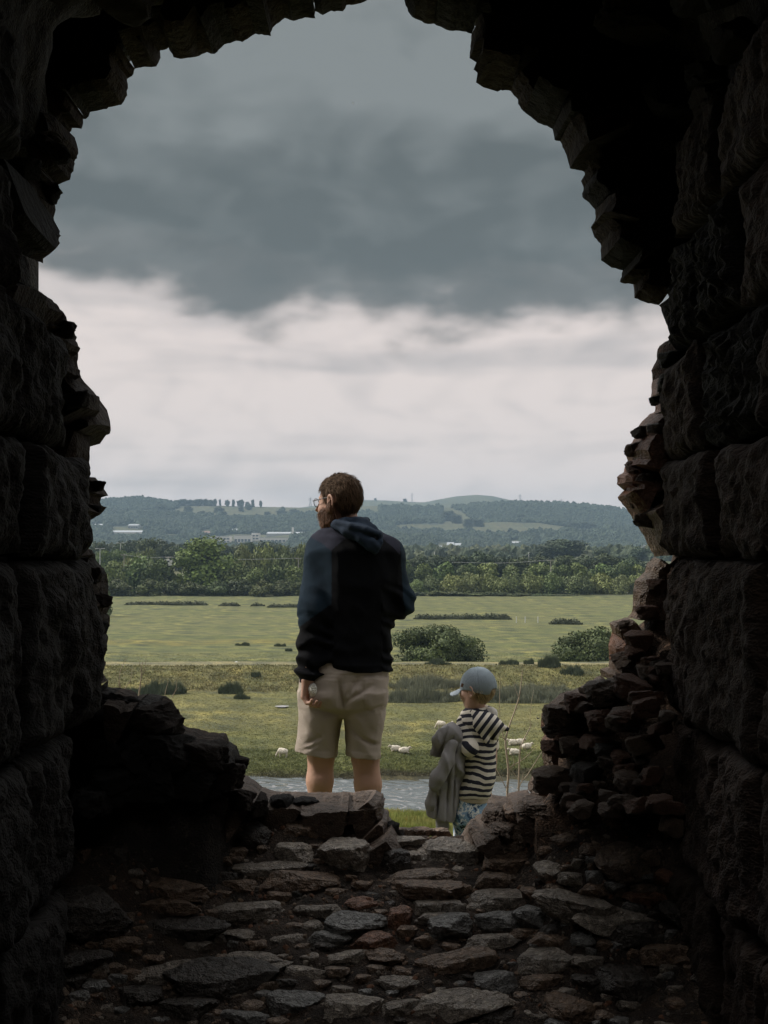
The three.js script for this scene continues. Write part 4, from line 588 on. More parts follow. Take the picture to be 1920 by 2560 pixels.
// woods and single trees on the hills
{
  const r = rng(99), q = new THREE.Object3D(), c = new THREE.Color();
  const lump = (seed) => { const g = new THREE.IcosahedronGeometry(1, 3), p = g.attributes.position; for (let i = 0; i < p.count; i++) { const x = p.getX(i), y = p.getY(i), z = p.getZ(i), k = 1 + 0.45 * noise(x * 2 + seed, y * 2, z * 2) + 0.25 * noise(x * 5 + seed, y * 5, z * 5); p.setXYZ(i, x * k, Math.max(-0.5, y * k), z * k); } g.computeVertexNormals(); return g; };
  const woods = (name, label, N, place) => { for (let s = 0; s < 2; s++) { const m = new THREE.InstancedMesh(lump(s * 9 + 2), std({ color: rgb(1, 1, 1), roughness: 0.9 }), N); let k = 0; for (let i = 0; i < N * 3 && k < N; i++) { const t = place(); if (!t) continue; const [p, rad, col] = t; q.position.set(p[0], p[1] + rad * 0.45, p[2]); q.rotation.set(0, r() * 6.28, 0); q.scale.set(rad * (0.8 + r() * 0.5), rad * (0.8 + r() * 0.7), rad * (0.8 + r() * 0.5)); q.updateMatrix(); m.setMatrixAt(k, q.matrix); m.setColorAt(k, c.setRGB(...col)); k++; } m.count = k; m.name = numbered(name); m.castShadow = m.receiveShadow = true; scene.add(m); stuff(tag(m, label, 'woodland')); } };
  woods('hillside_woodland', 'blue-green mass of woodland over the distant hillsides', 16000, () => { const px = 150 + r() * 1560, py = mix(HB, lerpTable(FRONT, px), r()), w = wooded(px, py); if (w < 0.1 || r() > w || wooded(px, py - 5) < 0.1 && r() < 0.8) return null; const p = hillPoint(px, hillT(px, py)), v = 0.7 + r() * 0.6; return [p, 3.6 + r() * 3.6, [0.040 * v, 0.056 * v, 0.030 * v]]; });
  woods('valley_woodland', 'mass of dark trees filling the valley floor before the hills', 1800, () => { const px = 150 + r() * 1560, d = 850 + r() * 1050, x = (px - CX) / F * d; if (fbm(x * 0.006, d * 0.006, 4, 2) < -0.12) return null; const v = 0.7 + r() * 0.7; return [[x, groundAt(x, d), -d], 3 + r() * 3.5, r() < 0.25 ? [0.08 * v, 0.09 * v, 0.045 * v] : [0.042 * v, 0.056 * v, 0.028 * v]]; });
  const ord = ['first', 'second', 'third', 'fourth', 'fifth', 'sixth', 'seventh', 'eighth', 'ninth', 'tenth', 'eleventh', 'twelfth', 'thirteenth', 'fourteenth', 'fifteenth', 'sixteenth', 'seventeenth', 'eighteenth'];
  const hillTree = (name, px, py, rad, tall, label, group) => { const p = hillPoint(px, hillT(px, py)), v = KINDS.dark[ti++ % 3], g = thing(name, label, 'tree', [p[0], p[1] - 1, p[2]], group); mk('trunk', v.trunk, M.bark, g); mk('crown', v.crown, M.leaf, g); g.scale.set(rad / 6, tall / 14, rad / 6); };
  [[398, 1283, 15], [470, 1287, 13], [506, 1292, 8], [545, 1291, 14], [560, 1294, 8], [602, 1277, 9], [620, 1273, 12], [668, 1286, 10], [700, 1284, 12], [733, 1285, 14]].forEach(([px, py, s], i) => hillTree('hill_tree', px, py, s, s * 1.5, `${ord[i]} from the left of the dark trees dotting the left hill pasture`, 'trees dotting the left hill pasture'));
  [[1122, 1298, 20], [1140, 1312, 16], [1220, 1300, 12], [1302, 1302, 14], [1362, 1300, 13], [1430, 1316, 12], [1460, 1314, 12], [1480, 1318, 10], [1535, 1322, 9], [1172, 1318, 14], [1195, 1320, 14]].forEach(([px, py, s], i) => hillTree('hill_tree', px, py, s, s * 1.4, `${ord[i]} from the left of the trees dotting the right hill pasture`, 'trees dotting the right hill pasture'));
  for (let i = 0; i < 16; i++) { const px = i < 7 ? 446 + i * 13 : 540 + (i - 7) * 13 + (r() - 0.5) * 16, s = i < 7 ? 11 + r() * 4 : 3.5 + r() * 5; hillTree('ridge_tree', px, lerpTable(FRONT, px) + 1, s, i < 6 ? 16 + r() * 4 : 15 + r() * 8, `${ord[i]} from the left of the trees lining the ridge left of the man`, 'trees lining the ridge'); }
  for (const [px, s, l] of [[1012, 7, 'small round tree alone on the skyline right of the man'], [938, 5, 'tiny tree on the bare skyline just right of the man\'s head']]) { const p = at(px, lerpTable(BACK, px) + 1, 4650), v = KINDS.dark[1], g = thing('skyline_tree', l, 'tree', p); mk('crown', v.crown, M.leaf, g); mk('trunk', v.trunk, M.bark, g); g.scale.set(s / 6 * 1.3, s / 7, s / 6); }
}
// rushes in dark clumps
{
  const r = rng(71), rush = (n, w, dp, h, tint) => { const pos = [], idx = [], col = []; for (let i = 0; i < n; i++) { const a = r() * 6.28, q = Math.sqrt(r()), x = Math.cos(a) * q * w / 2, z = Math.sin(a) * q * dp / 2, hh = h * (0.5 + 0.4 * r()) * (1.15 - 0.55 * q * q) * clamp(0.75 + 1.3 * noise(x * 0.9 + w, z * 0.9, h) + 0.5 * noise(x * 3, z * 3, h), 0.25, 1.5), lx = (r() - 0.5) * 0.35 * hh + x * 0.05, lz = (r() - 0.5) * 0.3 * hh, b = r() * 3.14, wx = Math.cos(b) * 0.035, wz = Math.sin(b) * 0.035, k = pos.length / 3, v = 0.7 + r() * 0.6; pos.push(x - wx, 0, z - wz, x + wx, 0, z + wz, x + lx, hh, z + lz); idx.push(k, k + 1, k + 2); for (let e = 0; e < 3; e++) col.push(tint[0] * v, tint[1] * v, tint[2] * v); } return geo(pos, idx, null, col); };
  const clump = (px, py, wpx, hpx, label, tint = [0.064, 0.082, 0.042]) => { let d = 17.4 * F / (py - HY); for (let k = 0; k < 12; k++) d = (EYE - groundAt((px - CX) / F * d, d)) * F / (py - HY); const s = d / F, x = (px - CX) * s, g = thing('rush_clump', label, 'rushes', [x, groundAt(x, d) - 0.05, -d]); mk('blades', rush(Math.round(clamp(wpx * 45, 500, 9000)), wpx * s, Math.max(1.2, Math.min(wpx * s * 0.5, 5)), hpx * s * 1.15, tint), M.leaf, g); };
  clump(390, 1733, 150, 30, 'widest dark rush bed at the foot of the bank, left of the man'); clump(577, 1731, 62, 28, 'dark rush clump at the bank foot, left one of the three near the man'); clump(605, 1747, 40, 18, 'small dark rush clump standing lowest on the meadow'); clump(640, 1716, 24, 14, 'smallest dark rush clump higher on the bank');
  clump(1050, 1752, 200, 34, 'grey-green rush bed between the man and the boy', [0.150, 0.160, 0.105]); clump(1290, 1752, 260, 34, 'grey-green rush bed right of the boy\'s cap', [0.150, 0.160, 0.105]); clump(1060, 1722, 180, 26, 'upper grey rush bed between the man and the boy', [0.175, 0.182, 0.120]); clump(1330, 1728, 220, 24, 'upper grey rush bed behind the bare sapling', [0.175, 0.182, 0.120]);
  clump(1095, 1698, 66, 16, 'dark rush clump on the bank left of the cap'); clump(1272, 1700, 50, 16, 'dark rush clump on the bank right of the cap'); clump(1322, 1698, 26, 16, 'small dark rush clump behind the sapling top'); clump(1373, 1704, 56, 26, 'rounded dark rush clump on the bank, largest on the right'); clump(1430, 1712, 60, 24, 'ragged dark rush clump nearest the right edge of the hole');
  clump(700, 1616, 30, 9, 'little rush clump in the field left of the man'); clump(606, 1614, 36, 8, 'faint rush clump in the left field by the yellow flowers'); clump(722, 1628, 18, 10, 'dark little rush tuft beside the man\'s left sleeve');
}
// haze
scene.fog = new THREE.FogExp2(new THREE.Color(0.44, 0.62, 0.80), 0.000125);
// ---------- people ----------
M.skin = std({ color: rgb(0.42, 0.235, 0.165), roughness: 0.6, bumpMap: T.fuzz, bumpScale: 0.0006 });
const cloth = (o, bump = 0.0012) => new THREE.MeshPhysicalMaterial({ metalness: 0, specularIntensity: 0.3, roughness: 0.9, bumpMap: T.weave, bumpScale: bump, ...o });
const part = (name, f, lo, hi, cell, mat, parent, { uv = 0.05, col, uvf } = {}) => { let g = surface(f, lo, hi, cell); if (col) colorBy(g, col); if (uvf) uvBy(g, uvf); else uvBy(g, (x, y, z) => [(x + z * 0.7) / uv, (y + z * 0.3) / uv]); return mk(name, g, mat, parent); };
// a head looking along +z before it is turned; y up, metres, origin in the middle
function headSDF(s, child) {
  return (x, y, z) => {
    x /= s; y /= s; z /= s; const ax = Math.abs(x);
    let q = ell(x, y, z, [0, 0.022, -0.012], [0.076, 0.092, 0.094]);
    q = smin(q, ell(x, y, z, [0, -0.032, 0.028], [0.060, 0.078, 0.062]), 0.03);                       // face
    q = smin(q, ell(x, y, z, [0, child ? -0.082 : -0.094, 0.054], child ? [0.024, 0.02, 0.026] : [0.032, 0.024, 0.03]), 0.035);   // chin
    q = smin(q, ell(ax, y, z, [0.044, -0.062, 0.014], [0.020, 0.034, 0.034]), 0.03);                  // jaw
    q = smin(q, ell(ax, y, z, [0.036, -0.03, 0.062], child ? [0.03, 0.026, 0.024] : [0.024, 0.022, 0.022]), 0.02); // cheeks
    q = smin(q, cone(ax, y, z, [0.012, 0.024, 0.083], [0.042, 0.022, 0.068], 0.008, 0.007), 0.012);   // brow
    q = smax(q, -ell(ax, y, z, [0.031, 0.004, 0.094], [0.017, 0.011, 0.014]), 0.012);                 // eye sockets
    q = Math.min(q, ell(ax, y, z, [0.031, 0.004, 0.072], [0.0125, 0.0125, 0.0125]));                  // eyes
    q = smin(q, cone(0, y, z, [0, 0.012, 0.085], [0, -0.026, child ? 0.101 : 0.112], 0.008, child ? 0.009 : 0.011) + ax * 0.35, 0.010);   // nose
    q = smin(q, ell(ax, y, z, [0.011, -0.031, 0.098], [0.009, 0.007, 0.01]), 0.008);
    q = smin(q, ell(x, y, z, [0, -0.054, 0.084], [0.022, 0.006, 0.012]), 0.006); q = smin(q, ell(x, y, z, [0, -0.065, 0.083], [0.019, 0.007, 0.012]), 0.006);   // lips
    q = smax(q, -ell(x, y, z, [0, -0.0595, 0.098], [0.022, 0.0022, 0.012]), 0.003);
    // ears: a rim round a hollow
    const ex = ax - 0.078, ey = y + 0.004, ez = z + 0.012, rr = Math.sqrt((ey / 1.55) ** 2 + (ez - 0.012 * ey / 0.03 * 0.15) ** 2);
    let ear = Math.sqrt((rr - 0.0165) ** 2 + (ex - (0.010 - (ez) * 0.45)) ** 2) - 0.0048;
    ear = smin(ear, ell(ax, y, z, [0.077, -0.004, -0.008], [0.010, 0.027, 0.015]), 0.006); ear = smin(ear, ell(ax, y, z, [0.078, -0.033, -0.002], [0.006, 0.010, 0.008]), 0.006);
    q = smin(q, ear, 0.004);
    return q * s;
  };
}
function turned(f, c, yaw, pitch, roll = 0) { const m = new THREE.Matrix4().makeRotationFromEuler(new THREE.Euler(pitch, yaw, roll, 'YXZ')).transpose(), e = m.elements; return (x, y, z) => { x -= c[0]; y -= c[1]; z -= c[2]; return f(e[0] * x + e[4] * y + e[8] * z, e[1] * x + e[5] * y + e[9] * z, e[2] * x + e[6] * y + e[10] * z); }; }
const around = (c, r) => [[c[0] - r, c[1] - r, c[2] - r], [c[0] + r, c[1] + r, c[2] + r]];
// short hair as many small tapering locks on the scalp, combed along flow(p)
function locks(sdf, c, rad, n, seed, where, flow, len, wid, tint, lift = 0.3) {
  const r = rng(seed), pos = [], idx = [], col = [], e = 0.0015; let made = 0;
  for (let t = 0; t < n * 8 && made < n; t++) {
    const u = r() * 2 - 1, a = r() * 6.283, s = Math.sqrt(1 - u * u), dir = [s * Math.cos(a), u, s * Math.sin(a)]; let k = rad;
    for (let i = 0; i < 24; i++) { const q = sdf(c[0] + dir[0] * k, c[1] + dir[1] * k, c[2] + dir[2] * k); k -= q * 0.9; if (Math.abs(q) < 0.0006) break; }
    const p = [c[0] + dir[0] * k, c[1] + dir[1] * k, c[2] + dir[2] * k]; if (!where(p, dir)) continue;
    const nrm = [sdf(p[0] + e, p[1], p[2]) - sdf(p[0] - e, p[1], p[2]), sdf(p[0], p[1] + e, p[2]) - sdf(p[0], p[1] - e, p[2]), sdf(p[0], p[1], p[2] + e) - sdf(p[0], p[1], p[2] - e)], nl = Math.hypot(...nrm); for (let i = 0; i < 3; i++) nrm[i] /= nl;
    let f = flow(p, dir).map((v) => v + (r() - 0.5) * 0.22); const dt = f[0] * nrm[0] + f[1] * nrm[1] + f[2] * nrm[2]; f = f.map((v, i) => v - nrm[i] * dt); const fl = Math.hypot(...f) || 1; f = f.map((v) => v / fl);
    const side = [f[1] * nrm[2] - f[2] * nrm[1], f[2] * nrm[0] - f[0] * nrm[2], f[0] * nrm[1] - f[1] * nrm[0]], L = len * (0.6 + r() * 0.7), W = wid * (0.6 + r() * 0.8), kk = pos.length / 3, v = 0.6 + r() * 0.8;
    const at_ = (t2, h, w) => { for (const sgn of [-1, 0, 1]) pos.push(...[0, 1, 2].map((i) => p[i] + f[i] * L * t2 + nrm[i] * (h + (sgn === 0 ? w * 0.6 : 0)) + side[i] * w * sgn)); };
    at_(0, -0.002, W); at_(0.5, L * lift * 0.35 + 0.002, W * 0.8); at_(1, L * lift * 0.5, W * 0.12);
    for (let q = 0; q < 2; q++) { const b = kk + q * 3; idx.push(b, b + 1, b + 3, b + 1, b + 4, b + 3, b + 1, b + 2, b + 4, b + 2, b + 5, b + 4); }
    for (let q = 0; q < 9; q++) col.push(tint[0] * v, tint[1] * v, tint[2] * v);
    made++;
  }
  return geo(pos, idx, null, col);
}
const profile = (rows) => (x, y, z) => { // stacked ellipses: [y, centre x, half width, half depth, centre z]
  let i = 0; while (i < rows.length - 2 && y < rows[i + 1][0]) i++; const a = rows[i], b = rows[i + 1], t = clamp((a[0] - y) / (a[0] - b[0])), s = t * t * (3 - 2 * t) * 0.5 + t * 0.5;
  const cx = mix(a[1], b[1], s), hw = mix(a[2], b[2], s), hd = mix(a[3], b[3], s), cz = mix(a[4] || 0, b[4] || 0, s), u = (x - cx) / hw, w = (z - cz) / hd, k = Math.pow(Math.abs(u) ** 2.3 + Math.abs(w) ** 2.3, 1 / 2.3);
  const side = (k - 1) * Math.min(hw, hd) * 0.95; return Math.max(side, y - rows[0][0], rows[rows.length - 1][0] - y);
};

// ---- the man ----
{
  const D = 5.26, k = D / F, X0 = (862 - CX) * k, P = (px, py, z = 0) => [(px - 862) * k, EYE - (py - HY) * k, z], W = (n) => n * k;
  const man = thing('person', 'bearded man in a navy hooded jacket and beige shorts looking left from behind the sill', 'person', [X0, 0, -D]);
  const HC = P(848, 1254, 0.01), yaw = Math.PI + 1.02, pitch = 0.10;      // turned away and to the left
  const headLocal = headSDF(1.0, false), head = turned(headLocal, HC, yaw, pitch, 0);
  const toHead = new THREE.Matrix4().makeRotationFromEuler(new THREE.Euler(pitch, yaw, 0, 'YXZ')), loc = (p) => new THREE.Vector3(p[0] - HC[0], p[1] - HC[1], p[2] - HC[2]).applyMatrix4(toHead.clone().transpose()), wor = (p) => { const v = new THREE.Vector3(...p).applyMatrix4(toHead); return [v.x + HC[0], v.y + HC[1], v.z + HC[2]]; };
  // the hand that hangs at his side: palm to the right and back, fingers curled up round a tissue
  const wr = P(774, 1688, 0.125), n = [0.80, 0, 0.60], w = [0.60, 0, -0.80], add = (p, ...t) => t.reduce((q, [v, s]) => [q[0] + v[0] * s, q[1] + v[1] * s, q[2] + v[2] * s], p), dn = [0.02, -1, 0];
  const fingers = []; for (let i = 0; i < 4; i++) { const L = [0.78, 0.96, 1.04, 0.98][i], kn = add(wr, [dn, 0.078 + [0, 0.005, 0.008, 0.006][i]], [w, -0.031 + i * 0.0205]); const a = add(kn, [dn, 0.030 * L], [n, 0.024 * L]), b = add(a, [dn, -0.002], [n, 0.026 * L]), c = add(b, [dn, -0.017 * L], [n, 0.010 * L]); fingers.push([kn, a, b, c]); }
  const th = [add(wr, [dn, 0.022], [w, 0.026], [n, 0.008]), add(wr, [dn, 0.05], [w, 0.042], [n, 0.03]), add(wr, [dn, 0.072], [w, 0.034], [n, 0.05]), add(wr, [dn, 0.09], [w, 0.024], [n, 0.056])];
  const hand = (x, y, z) => {
    let q = cone(x, y, z, add(wr, [dn, -0.06]), wr, 0.030, 0.027); 
    for (let i = 0; i < 4; i++) q = smin(q, cone(x, y, z, add(wr, [dn, 0.012], [w, -0.016 + i * 0.0105]), fingers[i][0], 0.015, 0.0115), 0.016);
    q = smin(q, cone(x, y, z, add(wr, [dn, 0.01], [w, 0.012]), th[1], 0.017, 0.013), 0.014);
    let fq = 1; for (const f of fingers) for (let j = 0; j < 3; j++) { const c = cone(x, y, z, f[j], f[j + 1], 0.0098 - j * 0.0009, 0.0092 - j * 0.0011); fq = Math.min(fq, c); }
    for (let j = 1; j < 3; j++) fq = Math.min(fq, cone(x, y, z, th[j], th[j + 1], 0.0115 - j * 0.001, 0.0105 - j * 0.001));
    return smin(q, fq, 0.006);
  };
  const legR = [[905, 1800, 0.0, 40], [913, 1890, 0.0, 36], [920, 1960, 0.012, 35], [920, 2060, 0.0, 26], [918, 2160, -0.005, 20]], legL = [[802, 1800, 0.0, 42], [803, 1886, 0.0, 35], [800, 1950, 0.012, 34.5], [800, 2060, 0.0, 26], [800, 2160, -0.005, 20]];
  const leg = (x, y, z, L) => { let q = 9; for (let i = 0; i < L.length - 1; i++) q = smin(q, cone(x, y, z, P(L[i][0], L[i][1], L[i][2]), P(L[i + 1][0], L[i + 1][1], L[i + 1][2]), W(L[i][3]) * 0.94, W(L[i + 1][3]) * 0.94), 0.02); const a = P(L[4][0], 2180), t = P(L[4][0] - 14, 2196, -0.15); q = smin(q, cone(x, y, z, [a[0], a[1], a[2] + 0.03], t, 0.036, 0.03), 0.02);
    // the tendons behind the knee
    const kn = P(L[1][0], L[1][1], 0); q = smax(q, -cone(x, y, z, [kn[0], kn[1] + 0.05, W(L[1][3]) + 0.022], [kn[0], kn[1] - 0.06, W(L[1][3]) + 0.022], 0.024, 0.02), 0.03); return q; };
  const neck = (x, y, z) => cone(x, y, z, P(868, 1322, 0), P(852, 1270, 0.004), 0.062, 0.055);
  const bodyF = (x, y, z) => { let q = smin(neck(x, y, z), cone(x, y, z, P(800, 1366), P(960, 1366), 0.045, 0.045), 0.05); q = Math.min(q, ell(x, y, z, P(882, 1500), [0.13, 0.3, 0.09])); q = smin(q, ell(x, y, z, P(860, 1690), [0.13, 0.10, 0.08]), 0.06); q = Math.min(q, leg(x, y, z, legL), leg(x, y, z, legR));
    q = smin(q, cone(x, y, z, P(792, 1374), P(786, 1530, 0.06), 0.045, 0.038), 0.03); q = smin(q, cone(x, y, z, P(786, 1530, 0.06), [wr[0], wr[1] + 0.05, wr[2]], 0.038, 0.029), 0.02); q = smin(q, cone(x, y, z, P(970, 1374), P(990, 1506, -0.02), 0.045, 0.038), 0.03); q = smin(q, cone(x, y, z, P(990, 1506, -0.02), P(930, 1525, -0.2), 0.038, 0.028), 0.02);
    // the other hand, closed in front of him
    q = smin(q, ell(x, y, z, P(918, 1530, -0.24), [0.04, 0.035, 0.045]), 0.02); for (let i = 0; i < 4; i++) q = smin(q, cone(x, y, z, P(908, 1516 + i * 11, -0.27), P(890, 1520 + i * 10, -0.27), 0.010, 0.008), 0.004); q = smin(q, cone(x, y, z, P(914, 1512, -0.25), P(896, 1504, -0.26), 0.011, 0.009), 0.004); return q; };
  const [h0, h1] = around(HC, 0.155), bodyG = mergeGeometries([surface((x, y, z) => smin(bodyF(x, y, z), 9, 0.01), [-0.32, -0.0, -0.36], [0.36, P(0, 1296)[1], 0.2], 0.0095), surface((x, y, z) => smin(head(x, y, z), neck(x, y, z), 0.03), [h0[0], h0[1] - 0.02, h0[2]], h1, 0.0034), surface(hand, [wr[0] - 0.06, wr[1] - 0.16, wr[2] - 0.08], [wr[0] + 0.12, wr[1] + 0.03, wr[2] + 0.09], 0.0028)]);
  uvBy(bodyG, (x, y, z) => [(x + z) / 0.08, y / 0.08]);
  colorBy(bodyG, (x, y, z) => { const v = 1 + 0.25 * fbm(x * 14, y * 14, z * 14, 3), leg_ = y < 0.75 ? 0.06 : 0; return [0.46 * v + leg_, 0.262 * v + leg_ * 0.6, 0.185 * v + leg_ * 0.4]; });
  const skinM = std({ vertexColors: true, roughness: 0.55, bumpMap: T.fuzz, bumpScale: 0.0006 });
  mk('body', bodyG, skinM, man);
  // hair, beard, glasses
  const hairShell = (x, y, z) => head(x, y, z) - 0.0035, scalp = (p) => { const l = loc(p), lim = l.z > 0.04 ? 0.052 + (l.z - 0.04) * 0.15 : l.z > -0.01 ? mix(-0.012, 0.052, sm(0.012, 0.05, l.z)) : mix(-0.074, -0.012, sm(-0.05, -0.012, l.z)); return l.y > lim; };
  const hairF = (x, y, z) => { const l = loc([x, y, z]); const lim = l.z > 0.04 ? 0.054 + (l.z - 0.04) * 0.15 : l.z > -0.01 ? mix(-0.01, 0.054, sm(0.012, 0.05, l.z)) : mix(-0.072, -0.01, sm(-0.05, -0.012, l.z)); let q = hairShell(x, y, z) - 0.003 * sm(0.02, 0.09, l.y) + 0.004 * fbm(l.x * 60, l.y * 22, l.z * 40, 2); const ear = Math.max(Math.abs(l.z + 0.01) - 0.026, Math.abs(l.y + 0.004) - 0.038, 0.066 - Math.abs(l.x)); return smax(smax(q, lim - l.y, 0.012), -ear, 0.004); };
  const hairCap = part('hair', hairF, h0, h1, 0.0036, cloth({ color: rgb(0.050, 0.031, 0.018), bumpMap: null }), man);
  const hairGeo = locks(hairF, HC, 0.12, 8000, 5, (p) => scalp(p) && !(Math.abs(loc(p).x) > 0.072 && Math.abs(loc(p).z + 0.01) < 0.026 && loc(p).y < 0.034), (p) => { const l = loc(p), down = sm(0.09, 0.02, l.y), f = wor([0.35 * Math.sign(l.x) * (1 - down), -down, (l.z > 0.02 ? 0.9 : -0.5) * (1 - down * 0.7)]); return [f[0] - HC[0], f[1] - HC[1], f[2] - HC[2]]; }, 0.026, 0.0011, [0.078, 0.046, 0.025], 0.25);
  mk('lock', hairGeo, cloth({ vertexColors: true, bumpMap: null, roughness: 0.7, side: THREE.DoubleSide }), hairCap);
  const beardOK = (l) => l.y < -0.022 + Math.max(0, 0.02 - l.z) * 0.9 && l.z > -0.024 && !(l.z > 0.06 && l.y > -0.04) && !(Math.abs(l.x) < 0.02 && l.y > -0.068 && l.y < -0.05 && l.z > 0.07);
  const beardF = (x, y, z) => { const l = loc([x, y, z]); let q = headLocal(l.x, l.y, l.z) - 0.011 + 0.004 * fbm(l.x * 50, l.y * 30, l.z * 50, 2); q = smax(q, l.y + 0.026 - Math.max(0, 0.02 - l.z) * 0.9 + (l.z > 0.05 ? (l.z - 0.05) * 0.7 : 0), 0.012); q = smax(q, -0.022 - l.z, 0.01); return smax(q, -ell(l.x, l.y, l.z, [0, -0.0595, 0.095], [0.02, 0.009, 0.02]), 0.004); };
  const beard = part('beard', beardF, h0, h1, 0.0036, std({ color: rgb(0.095, 0.040, 0.018), roughness: 0.8 }), man);
  mk('lock', locks(beardF, wor([0, -0.06, 0.035]), 0.06, 1500, 9, (p) => beardOK(loc(p)), (p) => { const f = wor([0, -1, 0.15]); return [f[0] - HC[0], f[1] - HC[1], f[2] - HC[2]]; }, 0.014, 0.0013, [0.135, 0.056, 0.023], 0.4), std({ vertexColors: true, roughness: 0.6, side: THREE.DoubleSide }), beard);
  const glasses = new THREE.Group(); glasses.name = 'glasses'; man.add(glasses);
  const black = std({ color: rgb(0.015, 0.015, 0.017), roughness: 0.35 }), G = (pts, r) => tube(pts.map(wor), r, r, 6, 24);
  const rim = (s) => { const c = []; for (let i = 0; i <= 14; i++) { const a = i / 14 * 6.283; c.push([s * 0.034 + Math.cos(a) * 0.026 * 1, 0.004 + Math.sin(a) * 0.0185, 0.102 - Math.abs(s * 0.034 + Math.cos(a) * 0.026) * 0.16]); } return G(c, 0.0016); };
  mk('frame', mergeGeometries([rim(1), rim(-1), G([[-0.009, 0.010, 0.103], [0, 0.012, 0.105], [0.009, 0.010, 0.103]], 0.0014), G([[0.06, 0.012, 0.098], [0.074, 0.013, 0.05], [0.082, 0.014, 0.0], [0.084, -0.004, -0.018]], 0.0018), G([[-0.06, 0.012, 0.098], [-0.074, 0.013, 0.05], [-0.082, 0.014, 0.0], [-0.084, -0.004, -0.018]], 0.0018)]), black, glasses);
  for (const s of [-1, 1]) { const g = new THREE.CircleGeometry(0.0255, 20); g.scale(1, 0.71, 1); g.translate(s * 0.034, 0.004, 0); const p = g.attributes.position; for (let i = 0; i < p.count; i++) { const q = wor([p.getX(i), p.getY(i), 0.102 - Math.abs(p.getX(i)) * 0.16]); p.setXYZ(i, ...q); } g.computeVertexNormals(); mk('lens', g, new THREE.MeshPhysicalMaterial({ color: rgb(0.95, 0.95, 0.95), transmission: 1, thickness: 0, roughness: 0.02, side: THREE.DoubleSide }), glasses); }
  // jacket
  const rows = (a) => a.map(([py, cx, hw, hd, cz]) => [EYE - (py - HY) * k, (cx - 862) * k, hw * k, hd, cz || 0]);
  const torso = profile(rows([[1296, 870, 32, 0.060], [1312, 872, 44, 0.075], [1328, 878, 74, 0.09], [1346, 884, 90, 0.105, 0.005], [1380, 889, 109, 0.122, 0.01], [1450, 890, 101, 0.132, 0.01], [1550, 884, 93, 0.132], [1620, 879, 97, 0.138], [1652, 878, 98.5, 0.142], [1668, 878, 95, 0.138]]));
  const sh = P(803, 1380), el = P(789, 1528, 0.06), wc = P(771, 1674, 0.115), shR = P(962, 1386), elR = P(994, 1503, -0.012), wcR = P(938, 1522, -0.21);
  const jacketF = (x, y, z) => {
    let q = torso(x, y, z);
    let aL = smin(cone(x, y, z, sh, el, W(37), W(38.5)), cone(x, y, z, el, wc, W(37), W(25)), 0.03); aL = smin(aL, cone(x, y, z, P(771, 1664, 0.112), P(773, 1684, 0.122), W(25), W(21)), 0.01);
    let aR = smin(cone(x, y, z, shR, elR, W(40), W(37)), cone(x, y, z, elR, wcR, W(38), W(26)), 0.03); 
    q = smin(q, aL, 0.035); q = smin(q, aR, 0.035);
    q = smin(q, cone(x, y, z, P(806, 1358), P(976, 1368), W(12), W(12)), 0.05);
    if (Math.abs(q) < 0.04) {
      // folds: slanting creases on sleeves and back, gathers at elbow and cuff
      const py = HY + (EYE - y) / k, px = 862 + x / k;
      const cr = (a, b, c) => 1 - Math.abs(noise(a, b, c)) * 2.4;
      q -= 0.003 * cr(x * 13 + y * 7, y * 6 - x * 4, z * 11) + 0.0065 * cr(x * 6 + y * 3, y * 5 - x * 2, z * 5) + 0.004 * fbm(x * 16, y * 8, z * 16, 3);
      if (px < 835 && py > 1500) q -= 0.006 * Math.sin(y * 95 + noise(x * 9, y * 9, z * 9) * 5) * sm(1500, 1570, py) * (py > 1600 ? 1.25 : 0.8);
      if (px > 955 && py > 1440) q -= 0.005 * Math.sin((x * 60 + y * 90) + noise(x * 9, y * 9, 3) * 4) * sm(1440, 1500, py);
      q -= 0.003 * Math.sin(y * 60 + x * 18 + noise(x * 5, y * 5, 2) * 6) * sm(1560, 1640, py);
      q -= 0.004 * sm(1652, 1657, py) * (px > 790 ? 1 : 0);
    }
    return q;
  };
  const navy = [0.0135, 0.027, 0.043], blackc = [0.0026, 0.0028, 0.0045], yoke = [0.030, 0.031, 0.047];
  const jacketCol = (x, y, z) => {
    const py = HY + (EYE - y) / k, px = 862 + x / k, v = 1 + 0.15 * noise(x * 30, y * 30, z * 30);
    let c = blackc;
    if (px < 832 && py < 1506 + (832 - px) * 0.72) c = navy;                          // left sleeve above the elbow
    if (px > 1001 + (py - 1380) * 0.06 && py < 1512) c = navy;
    if (px > 1012 && py < 1536) c = navy;
    const yl = lerpTable([[770, 1336], [782, 1346], [804, 1356], [831, 1377], [850, 1359], [869, 1344], [930, 1338], [955, 1346], [980, 1366], [996, 1384], [1003, 1388]], px); if (py < yl && px < 1000) c = yoke;
    return c.map((q) => q * v);
  };
  const jacket = part('jacket', jacketF, [-0.24, P(0, 1700)[1], -0.3], [0.33, P(0, 1290)[1], 0.19], 0.0052, cloth({ vertexColors: true, roughness: 0.75, specularIntensity: 0.2 }, 0.0006), man, { uv: 0.03, col: jacketCol });
